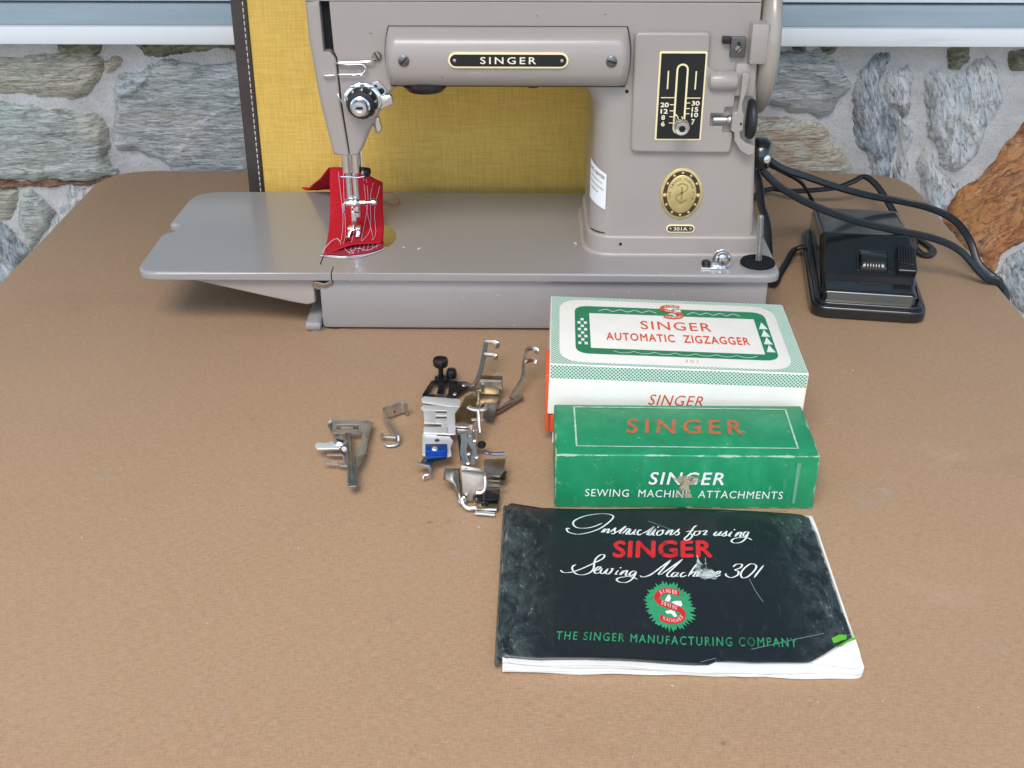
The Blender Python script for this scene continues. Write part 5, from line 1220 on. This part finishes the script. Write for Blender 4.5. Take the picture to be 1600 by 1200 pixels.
# script title drawn as pen strokes
A_ = lambda P: [(870 + x / 8.57, 780 + y / 8.57) for x, y in P]
B_ = lambda P: [(1010 + x / 8.42, 800 + y / 8.42) for x, y in P]
strokes = [A_(s) for s in [
 [(165, 398), (140, 385), (122, 398), (150, 440), (270, 465), (420, 440), (560, 390), (680, 310), (745, 240), (720, 200), (620, 180), (480, 190), (340, 225), (230, 280), (210, 330), (260, 375), (370, 382), (480, 362), (598, 315)],
 [(585, 440), (610, 415), (642, 385)], [(610, 442), (640, 412), (680, 393), (690, 405), (664, 446), (700, 435)],
 [(700, 435), (745, 405), (778, 380), (765, 410), (770, 445), (745, 460), (718, 450)],
 [(770, 445), (835, 415), (915, 360), (860, 415), (832, 450), (868, 455)],
 [(868, 455), (905, 425), (940, 393), (968, 405), (935, 440), (918, 465), (945, 470)],
 [(985, 402), (955, 455), (978, 470), (1020, 440), (1052, 405)], [(1052, 405), (1020, 462), (1052, 476)],
 [(1128, 422), (1100, 415), (1072, 448), (1085, 482), (1130, 465)],
 [(852, 394), (880, 390), (910, 388)], [(1222, 410), (1250, 405), (1288, 402)],
 [(1130, 465), (1220, 425), (1292, 375), (1235, 430), (1200, 475), (1240, 482)],
 [(505, 960), (560, 935), (580, 908), (545, 908), (498, 955), (510, 994), (570, 985)],
 [(250, 880), (212, 900), (200, 940), (240, 1000), (330, 1020), (430, 990), (485, 930), (495, 850), (520, 790), (580, 740), (630, 745), (610, 790), (520, 840), (400, 900), (280, 955), (170, 990), (80, 990), (40, 960)],
 [(602, 925), (575, 982), (610, 995), (655, 955), (682, 925)], [(682, 925), (648, 985), (690, 998), (735, 945), (728, 925), (765, 930)],
 [(775, 1000), (820, 948)], [(820, 945), (782, 998), (812, 1006)], [(838, 922), (856, 908)],
 [(830, 1010), (890, 950)], [(890, 950), (852, 1015)], [(860, 1000), (905, 960), (938, 955), (915, 1015), (950, 1012)],
 [(1060, 965), (1010, 962), (968, 1000), (985, 1025), (1030, 1000), (1062, 968)], [(1062, 968), (1010, 1060), (930, 1110), (840, 1110), (795, 1075), (850, 1045), (980, 1035), (1078, 1070)],
 [(1105, 1020), (1150, 1040), (1240, 1012), (1371, 935)],
]] + [B_(s) for s in [
 [(0, 292), (50, 250), (92, 200), (45, 260), (16, 300), (42, 312)],
 [(42, 312), (80, 270), (118, 228)], [(116, 230), (76, 303), (108, 315)], [(138, 215), (152, 202)],
 [(185, 247), (145, 265), (128, 302), (160, 316), (208, 282), (198, 247), (230, 258)],
 [(235, 310), (288, 245)], [(288, 245), (255, 312)], [(262, 300), (310, 255), (335, 256), (305, 310), (340, 308)],
 [(340, 308), (385, 270), (425, 238), (405, 265), (420, 295), (392, 318), (368, 308)],
 [(655, 195), (615, 220), (545, 315), (492, 365), (515, 386), (562, 370), (596, 330), (575, 302)], [(510, 278), (560, 268), (620, 262)],
 [(680, 268), (638, 275), (614, 308), (640, 326), (690, 300), (690, 270), (722, 276)],
 [(722, 276), (768, 262), (785, 274), (745, 318), (795, 314)],
 [(865, 320), (922, 270)], [(922, 270), (885, 322), (910, 330), (950, 300), (986, 270)], [(986, 270), (946, 322), (972, 330)],
 [(972, 330), (1015, 298), (1052, 268), (1035, 295), (1042, 320), (1012, 336), (988, 326)],
 [(1060, 330), (1122, 270)], [(1122, 270), (1080, 330), (1108, 336)], [(1142, 254), (1158, 240)],
 [(1150, 340), (1202, 275)], [(1202, 275), (1166, 340)], [(1172, 330), (1215, 285), (1245, 284), (1220, 336), (1252, 332)],
 [(1340, 270), (1292, 275), (1264, 318), (1285, 336), (1320, 305), (1342, 272)], [(1342, 272), (1290, 370), (1230, 415), (1150, 425), (1110, 400), (1150, 365), (1250, 350), (1330, 355), (1382, 380)],
 [(-22, 842), (0, 845), (60, 820), (160, 745), (240, 690), (318, 635)], [(318, 635), (240, 720), (158, 812), (185, 824)], [(185, 824), (330, 725), (470, 628)], [(470, 628), (380, 715), (275, 812), (275, 852), (325, 845)],
 [(402, 800), (355, 805), (324, 842), (350, 856), (395, 825), (422, 800)], [(422, 800), (385, 848), (425, 852)],
 [(508, 806), (475, 805), (444, 838), (465, 860), (525, 838)],
 [(660, 690), (600, 770), (545, 855)], [(560, 838), (610, 800), (642, 806), (610, 854), (645, 850)],
 [(690, 800), (655, 853), (692, 850)], [(705, 780), (718, 768)],
 [(720, 855), (764, 800)], [(764, 800), (735, 856)], [(745, 842), (785, 802), (812, 805), (790, 852), (830, 850)],
 [(900, 842), (950, 822), (965, 797), (930, 800), (900, 838), (915, 866), (972, 840)],
 [(1130, 742), (1180, 705), (1250, 708), (1232, 750), (1160, 780), (1205, 800), (1190, 850), (1110, 880), (1045, 855), (1038, 825)],
 [(1425, 705), (1360, 700), (1270, 770), (1235, 840), (1265, 885), (1340, 860), (1420, 780), (1440, 725), (1405, 700), (1370, 700)],
 [(1538, 712), (1470, 800), (1410, 882)],
]]
sv = []; sf = []
for st_ in strokes:
    uv = [muv(atZ(a, b, 0.0058)) for a, b in st_]
    for quad in ribbon2(uv, 0.00074, calli=True, per=7):
        o_ = len(sv); sv += [mp_(a, b, 0.0005) for a, b in quad]; sf.append((o_, o_ + 1, o_ + 2, o_ + 3))
obj('script_title', (sv, sf), white_ink, cover, smooth=False)
ecx = atZ(1046, 947, 0.0058); a_, b_ = muv(ecx); ec = mp_(a_, b_, 0.0002)
s_emblem(cover, ec, mu_ * 0.0068, mv_ * 0.0125, burst=(1.75, 1.45), off=0.0004)
# white scuff across the title and pale creases
scf = [[(1088, 868), (1093, 880), (1100, 886), (1101, 872), (1104, 888), (1112, 892), (1122, 900), (1118, 908), (1108, 905), (1098, 908), (1092, 902), (1085, 893), (1088, 882)]]
obj('scuff', ([mp_(*muv(atZ(a, b, 0.0058)), 0.00055) for a, b in scf[0]], [tuple(range(len(scf[0])))]), ragged(mat('scuffed_paper', (0.45, 0.53, 0.50), 0.7), 220, 0.40, 0.62), cover, smooth=False)
cr = []
for P in [[(1095, 1034), (1150, 1020), (1240, 1000), (1325, 978)], [(1170, 906), (1180, 925), (1192, 942)], [(1120, 800), (1180, 790), (1230, 786)], [(1012, 815), (1040, 826), (1062, 834)]]:
    for quad in ribbon2([muv(atZ(a, b, 0.0058)) for a, b in P], 0.00035, per=6): cr.append(([mp_(a, b, 0.00042) for a, b in quad], [(0, 1, 2, 3)]))
obj('crease', join(*cr), mat('crease_grey', (0.16, 0.20, 0.20), 0.6), cover, smooth=False)

# ================================================================== loose metal attachments on the table
AG = 'loose metal presser foot attachments on the table'
def a3(x, y, z=0.004): return atZ(470 + x / 3.87, 510 + y / 3.87, z)
def plate3(P, z, t=0.0009, r=0.00025, rc=0.0006):
    pts = [a3(x, y, z) for x, y in P]; return rprism(round_poly([(p.x, p.y) for p in pts], rc, 3), z - t, z, r=r, r0=r * 0.6, seg=2)
def wire3(P, r=0.0007, per=5): return tube([a3(*p) for p in P], r, 8, per)
def att(label, x, y): return thing('presser_foot_attachment', label, 'sewing attachment', tuple(a3(x, y, 0)), 0, AG)
# 1 adjustable cloth guide, far left
t1 = att('dull nickel guide foot with wing screw, leftmost of the loose attachments', 290, 720)
obj('slotted_plate', join(plate3([(188, 568), (400, 564), (438, 582), (430, 592), (190, 592)], 0.0068), plate3([(188, 592), (215, 592), (215, 622), (188, 622)], 0.0068), plate3([(188, 620), (345, 622), (345, 645), (195, 643)], 0.0068), plate3([(240, 604), (318, 606), (318, 614), (240, 612)], 0.0068),
    plate3([(352, 590), (434, 586), (404, 690), (390, 766), (346, 792), (336, 770), (362, 700), (372, 645), (348, 640)], 0.0070)), nickel_b, t1)
obj('tongue', join(plate3([(268, 640), (302, 640), (312, 760), (338, 962), (286, 966), (282, 840), (262, 720)], 0.0080, 0.0014, 0.0006), wire3([(272, 650, 0.009), (286, 760, 0.0085), (292, 962, 0.0072)], 0.0009, 4), wire3([(318, 770, 0.009), (328, 860, 0.0085), (336, 960, 0.0072)], 0.0007, 4), plate3([(330, 792), (388, 768), (372, 802), (340, 862), (336, 950), (318, 950)], 0.0074)), nickel, t1)
obj('upright_stub', join(cyl(a3(176, 606, 0.0045), a3(176, 575, 0.0110), 0.0014), plate3([(165, 590), (195, 600), (195, 640), (185, 640)], 0.0066)), nickel, t1)
s_ = obj('wing_screw', join(lathe([(0.0040, 0), (0.0043, 0.0008), (0.0040, 0.0022), (0.0026, 0.0033), (0.0001, 0.0036)], a3(240, 708, 0.0082), (0, -0.25, 1), 22)), nickel_b, t1)
obj('slot', obox(a3(238, 690, 0.0120), V(0.7, -0.6, 0.2).normalized(), V(0.6, 0.75, 0).normalized(), V(0, -0.25, 1).normalized(), 0.0034, 0.0005, 0.0003), hole_m, s_)
obj('wing', plate3([(85, 714), (98, 700), (150, 702), (205, 690), (240, 738), (200, 736), (140, 738), (96, 738)], 0.0092, 0.0010, 0.0004, 0.0012), mat('satin_silver', (0.92, 0.93, 0.94), 0.55, 0.9), t1)
obj('fork', join(plate3([(155, 764), (262, 768), (262, 778), (155, 776)], 0.0050), plate3([(138, 818), (230, 820), (240, 828), (280, 830), (282, 845), (236, 840), (226, 832), (140, 828)], 0.0050), plate3([(250, 768), (275, 770), (285, 845), (262, 838)], 0.0052)), nickel_b, t1)
obj('support', cyl(a3(262, 740, 0), a3(262, 740, 0.0085), 0.0018), nickel, t1)
obj('support', cyl(a3(380, 640, 0), a3(380, 640, 0.0065), 0.0012), nickel, t1)
# 2 small bent lever
t2 = att('small S-shaped bent strip foot lying alone beside the guide foot', 545, 620)
ph = [a3(642, 500, 0.0062), a3(625, 488, 0.0062), a3(600, 490, 0.0062), a3(555, 508, 0.0062), a3(512, 520, 0.0062), a3(500, 532, 0.0062), a3(520, 575, 0.0058), a3(555, 630, 0.0050), a3(590, 668, 0.0046)]
obj('bent_strip', strip(spline(ph, 5), 0.0078, 0.0009), nickel_b, t2)
obj('hook', join(wire3([(590, 660, 0.0060), (592, 690, 0.0035), (578, 715, 0.0022), (530, 722, 0.0020), (508, 708, 0.0026)], 0.0009), wire3([(478, 652, 0.0046), (500, 664, 0.0040), (540, 668, 0.0040), (575, 672, 0.0040)], 0.0009), plate3([(480, 640), (496, 644), (496, 672), (480, 666)], 0.0052)), nickel_b, t2)
obj('dimple', lathe([(0.0009, 0), (0.0006, 0.0003), (0.0001, 0.0003)], a3(566, 513, 0.0050) + V(0, -0.0008, 0), (0.2, -1, 0), 10), steel_d, t2)
# 3 black foot with knob and forked shank
t3 = att('black adjustable foot with round knob and tall forked steel shank', 880, 380)
obj('black_plate', join(plate3([(732, 415), (786, 330), (812, 334), (764, 418)], 0.0042), plate3([(786, 330), (850, 306), (915, 325), (905, 350), (800, 346)], 0.0044), plate3([(735, 408), (935, 410), (925, 432), (738, 432)], 0.0042),
    plate3([(836, 346), (876, 346), (862, 410), (820, 410)], 0.0043), plate3([(900, 328), (1000, 332), (1048, 350), (1000, 376), (930, 424), (888, 424)], 0.0045)), steel_d, t3)
obj('steel_stop', plate3([(815, 408), (890, 408), (880, 432), (805, 432)], 0.0052), nickel, t3)
k1 = obj('knob', lathe([(0.0016, 0), (0.0016, 0.0085), (0.0040, 0.0095), (0.0048, 0.0105), (0.0050, 0.0135), (0.0046, 0.0146), (0.0036, 0.0142), (0.0001, 0.0140)], a3(848, 318, 0.0040), (0, 0, 1), 24), steel_d, t3)
obj('knob_post', join(lathe([(0.0034, 0), (0.0036, 0.003), (0.0028, 0.0055), (0.0001, 0.006)], a3(912, 305, 0.0042), (0, 0, 1), 18), lathe([(0.0045, 0), (0.0045, 0.0012), (0.0001, 0.0012)], a3(850, 322, 0.0044), (0, 0, 1), 20)), steel_d, t3)
for x, y in ((986, 356), (932, 410)): obj('rivet', lathe([(0.0014, 0), (0.0011, 0.0006), (0.0001, 0.0008)], a3(x, y, 0.0045), (0, 0, 1), 12), chrome, t3)
def shank(t, path, prongs, m=nickel, w=0.0030):
    obj('shank', strip(spline([a3(*p) for p in path], 5), w, 0.0020, (0.3, 1, 0)), m, t)
    for P in prongs: obj('prong', strip(spline([a3(*p) for p in P], 4), 0.0026, 0.0013, (0, 0.3, 1)), m, t)
shank(t3, [(1000, 352, 0.0050), (1045, 356, 0.0060), (1070, 315, 0.0085), (1095, 235, 0.0130), (1112, 150, 0.0175), (1120, 98, 0.0200)], [[(1116, 96, 0.0205), (1160, 94, 0.0205), (1190, 106, 0.0195), (1188, 130, 0.0180)], [(1108, 170, 0.0170), (1150, 172, 0.0168), (1178, 180, 0.0160), (1176, 198, 0.0150)]], nickel)
# 4 bright comb plate with blue clip
t4 = att('bright silver comb-slotted plate foot with small blue clip', 830, 620)
obj('comb_plate', join(plate3([(728, 438), (745, 422), (955, 438), (966, 448), (962, 484), (880, 480), (735, 456)], 0.0112, rc=0.0009), plate3([(722, 492), (740, 476), (884, 480), (884, 508), (742, 506)], 0.0112, rc=0.0007),
    plate3([(742, 506), (816, 508), (816, 586), (745, 582)], 0.0112), plate3([(882, 482), (962, 484), (932, 522), (936, 650), (882, 650)], 0.0112), plate3([(816, 523), (884, 523), (884, 540), (816, 540)], 0.0112), plate3([(816, 556), (884, 556), (884, 586), (816, 586)], 0.0112),
    plate3([(850, 585), (884, 585), (884, 608), (850, 608)], 0.0112), plate3([(742, 606), (890, 606), (890, 648), (742, 642)], 0.0112)), mat('satin_silver', (0.92, 0.93, 0.94), 0.55, 0.9), t4, ang=25)
lp_ = obj('lower_plate', plate3([(736, 645), (822, 652), (826, 662), (900, 665), (922, 690), (905, 730), (912, 778), (890, 786), (734, 774)], 0.0100), MATS['satin_silver'], t4)
obj('pivot_hole', lathe([(0.0015, 0), (0.0015, 0.0002), (0.0001, 0.0002)], a3(824, 690, 0.0100), (0, 0, 1), 14), brass_d, lp_)
bc = obj('blue_clip', join(plate3([(752, 708), (886, 708), (886, 752), (752, 752)], 0.0125, 0.0024, 0.0006), plate3([(752, 752), (886, 752), (886, 784), (752, 790)], 0.0112, 0.0014, 0.0005)), blue_m, t4)
obj('rivet', lathe([(0.0022, 0), (0.0018, 0.0010), (0.0001, 0.0013)], a3(811, 740, 0.0125), (0, 0, 1), 16), chrome, bc)
obj('curved_tab', join(plate3([(742, 790), (888, 788), (872, 800), (810, 812), (786, 838), (718, 832)], 0.0080, 0.0010)), mat('blued_steel', (0.10, 0.12, 0.18), 0.3, 0.9), t4)
obj('hook', strip(spline([a3(698, 832, 0.0070), a3(740, 842, 0.0070), a3(775, 850, 0.0065), a3(782, 878, 0.0055), a3(770, 898, 0.0050), a3(748, 902, 0.0046), a3(744, 922, 0.0030)], 4), 0.0022, 0.0012), nickel_b, t4)
for x, y in ((900, 620), (770, 640), (760, 450)): obj('support', cyl(a3(x, y, 0), a3(x, y, 0.0102), 0.0010), steel_g, t4)
# 5 folded foot with forked shank leaning right
t5 = att('nickel foot with folded box top and forked shank beside the white box', 1130, 460)
obj('base_plate', plate3([(992, 425), (1060, 392), (1195, 402), (1205, 430), (1182, 468), (1102, 466), (1032, 560), (1008, 592), (932, 580), (932, 520), (965, 482)], 0.0048), mat('tarnished_nickel', (0.42, 0.33, 0.20), 0.3, 1.0, var=0.4, vscale=140), t5)
p0, p1 = a3(1092, 395, 0.0048), a3(1215, 400, 0.0048)
ax5 = (p1 - p0).normalized(); ay5 = V(-ax5.y, ax5.x, 0); cm = (p0 + p1) / 2
obj('folded_box', join(obox(cm + V(0, 0, 0.0100), ax5, ay5, V(0, 0, 1), 0.0070, 0.0030, 0.0005, 0.0003), obox(cm - ay5 * 0.0030 + V(0, 0, 0.0050), ax5, ay5, V(0, 0, 1), 0.0068, 0.0005, 0.0048, 0.0003), obox(cm + ay5 * 0.0030 + V(0, 0, 0.0050), ax5, ay5, V(0, 0, 1), 0.0068, 0.0005, 0.0048, 0.0003)), nickel, t5)
obj('side_plate', plate3([(1108, 470), (1192, 462), (1185, 500), (1162, 560), (1100, 548)], 0.0060, 0.0012), steel_g, t5)
obj('lever', join(plate3([(1180, 500), (1215, 470), (1330, 408), (1350, 420), (1215, 505), (1185, 522)], 0.0040, 0.0010), wire3([(1190, 500, 0.0050), (1260, 462, 0.0050), (1340, 424, 0.0048)], 0.0008)), nickel, t5)
obj('post', lathe([(0.0012, 0), (0.0016, 0.0040), (0.0014, 0.0062), (0.0001, 0.0066)], a3(1076, 440, 0.0046), (0, 0, 1), 14), nickel_b, t5)
shank(t5, [(1268, 432, 0.0050), (1290, 395, 0.0070), (1330, 330, 0.0100), (1345, 285, 0.0125), (1348, 225, 0.0160), (1364, 150, 0.0205)], [[(1362, 148, 0.0210), (1390, 132, 0.0215), (1428, 142, 0.0205), (1425, 162, 0.0190)], [(1366, 212, 0.0175), (1392, 204, 0.0172), (1418, 208, 0.0165), (1414, 228, 0.0150)]], nickel)
# 6 ruffler with its upright mechanism
t6 = att('large ruffler attachment with upright plates and rods, nearest the manual', 1060, 900)
obj('top_bracket', join(wire3([(1012, 488, 0.0180), (1035, 500, 0.0175), (1075, 505, 0.0172), (1112, 500, 0.0175), (1124, 478, 0.0185)], 0.0014), cyl(a3(1074, 506, 0.0175), a3(1084, 648, 0.0080), 0.0012), plate3([(1030, 552), (1108, 554), (1108, 566), (1030, 564)], 0.0140)), nickel_b, t6)
obj('cross_arm', join(plate3([(930, 588), (960, 580), (1038, 590), (1038, 606), (935, 604)], 0.0120), plate3([(940, 616), (1010, 614), (1006, 632), (948, 640)], 0.0105), plate3([(1016, 592), (1040, 592), (1030, 660), (1012, 656)], 0.0118)), nickel_b, t6)
obj('link_arm', join(strip(spline([a3(985, 650, 0.0100), a3(990, 700, 0.0090), a3(984, 760, 0.0080), a3(1000, 830, 0.0070)], 4), 0.0040, 0.0012, (1, 0, 0.4)), strip(spline([a3(1030, 640, 0.0110), a3(1022, 690, 0.0100), a3(1050, 750, 0.0090), a3(1040, 830, 0.0075)], 4), 0.0028, 0.0012, (1, 0, 0.4)), wire3([(1052, 620, 0.012), (1060, 690, 0.010), (1046, 740, 0.0095), (1060, 800, 0.0085)], 0.0009)), nickel_b, t6)
obj('dark_arm', strip(spline([a3(972, 660, 0.0090), a3(980, 720, 0.0080), a3(990, 800, 0.0070)], 4), 0.0050, 0.0014, (1, 0, 0.2)), steel_d, t6)
obj('pivot_screw', join(lathe([(0.0024, 0), (0.0026, 0.0012), (0.0018, 0.0022), (0.0001, 0.0024)], a3(1094, 720, 0.0075), (0, -0.4, 1), 16)), steel_d, t6)
obj('pivot_stud', join(*[lathe([(0.0012, 0), (0.0012, 0.0006), (0.0008, 0.0008), (0.0001, 0.0008)], a3(x, y, z), (0, -0.5, 1), 12) for x, y, z in ((1052, 628, 0.0118), (1052, 690, 0.0105), (1064, 790, 0.009), (1016, 770, 0.0085), (1012, 826, 0.0085))]), nickel_b, t6)
b0 = a3(982, 1052, 0.002); b1 = a3(1108, 1066, 0.002)
ex6 = (b1 - b0).normalized(); n6 = V(ex6.y, -ex6.x, 0)
def up6(u, v, w): return b0 + ex6 * (u * 0.001) + V(0, 0, v * 0.001) - n6 * (w * 0.001) + n6 * 0.0 + V(0, 0.16 * v * 0.001, 0)
W6 = (b1 - b0).length * 1000
obj('upright_plate', rprism(round_poly([(0, 0), (W6 * 0.45, 0), (W6 * 0.48, 3.5), (W6 * 0.72, 4.5), (W6 * 0.74, 7), (W6, 7.5), (W6, 17), (W6 * 0.8, 19.5), (-1.0, 20.5)], 0.5, 3), 0.0, 1.1, r=0.25, r0=0.2, mp=up6, seg=2), nickel_b, t6)
obj('plate_prongs', join(wire3([(1060, 944, 0.0130), (1090, 936, 0.0130), (1112, 938, 0.0125), (1112, 980, 0.0100), (1095, 1004, 0.0085), (1062, 1008, 0.0080)], 0.0010), plate3([(970, 868), (1000, 860), (1104, 880), (1114, 894), (1100, 900), (985, 878)], 0.0215, 0.0010), wire3([(1110, 892, 0.0205), (1116, 930, 0.018), (1114, 975, 0.0145)], 0.0009)), nickel_b, t6)
# curved blade at the left
v = []; f = []
cpts = [(872, 858, 962, 858), (866, 885, 964, 890), (860, 925, 966, 925), (905, 948, 968, 960), (930, 985, 970, 1000), (945, 1030, 972, 1048)]
for i, (xa, ya, xb, yb) in enumerate(cpts):
    zz = 0.0125 - 0.0016 * i
    for k in range(7):
        t = k / 6; p = a3(xa + (xb - xa) * t, ya + (yb - ya) * t, zz + 0.0016 * math.sin(pi * t)); v.append(p)
for i in range(5):
    for k in range(6): a = i * 7 + k; f.append((a, a + 1, a + 8, a + 7))
cb = obj('curved_blade', (v, f), nickel, t6, ang=70); sx_ = cb.modifiers.new('thickness', 'SOLIDIFY'); sx_.thickness = 0.0009
obj('blade_support', cyl(a3(920, 905, 0), a3(920, 905, 0.0105), 0.0011), steel_g, t6)
obj('rear_plate', join(plate3([(1105, 802), (1238, 796), (1232, 870), (1205, 905), (1110, 890)], 0.0110), plate3([(1112, 915), (1210, 908), (1205, 935), (1112, 932)], 0.0085), plate3([(1112, 950), (1235, 955), (1233, 966), (1112, 964)], 0.0075)), nickel, t6)
obj('rear_support', cyl(a3(1180, 850, 0), a3(1180, 850, 0.0102), 0.0013), steel_g, t6)
obj('adjusting_screw', join(lathe([(0.0010, 0), (0.0024, 0.0004), (0.0024, 0.0022), (0.0001, 0.0026)], a3(1212, 905, 0.0075), (1, -0.3, 0.2), 14), cyl(a3(1200, 925, 0.006), a3(1240, 880, 0.006), 0.0008)), steel_d, t6)
obj('upper_rod', wire3([(1112, 754, 0.0110), (1130, 766, 0.0110), (1180, 770, 0.0108), (1234, 768, 0.0108)], 0.0010), mat('blue_steel_rod', (0.30, 0.32, 0.42), 0.25, 1.0), t6)
obj('lower_plate', join(plate3([(1112, 990), (1205, 985), (1200, 1042), (1112, 1048)], 0.0060), plate3([(1055, 1010), (1100, 1012), (1100, 1060), (1055, 1060)], 0.0050)), steel_d, t6)
obj('foot_plate', plate3([(1090, 1050), (1200, 1044), (1196, 1098), (1060, 1100)], 0.0042), mat('tarnished_brass', (0.38, 0.30, 0.17), 0.3, 1.0, var=0.4, vscale=140), t6)
obj('foot_screw', lathe([(0.0022, 0), (0.0022, 0.0010), (0.0001, 0.0016)], a3(1112, 1072, 0.0042), (0, 0, 1), 14), steel_d, t6)
obj('foot_rods', join(wire3([(1056, 1100, 0.0030), (1120, 1104, 0.0030), (1184, 1106, 0.0030)], 0.0012, 3), wire3([(1056, 1128, 0.0022), (1115, 1132, 0.0022), (1174, 1138, 0.0022)], 0.0012, 3), wire3([(975, 1048, 0.0060), (985, 1080, 0.0040), (1010, 1102, 0.0030), (1060, 1100, 0.0030)], 0.0011)), nickel_b, t6)
obj('pivot_nut', lathe([(0.0022, 0), (0.0026, 0.0012), (0.0016, 0.0024), (0.0001, 0.0026)], a3(978, 1056, 0.0030), (-0.3, -0.6, 0.6), 14), nickel_b, t6)
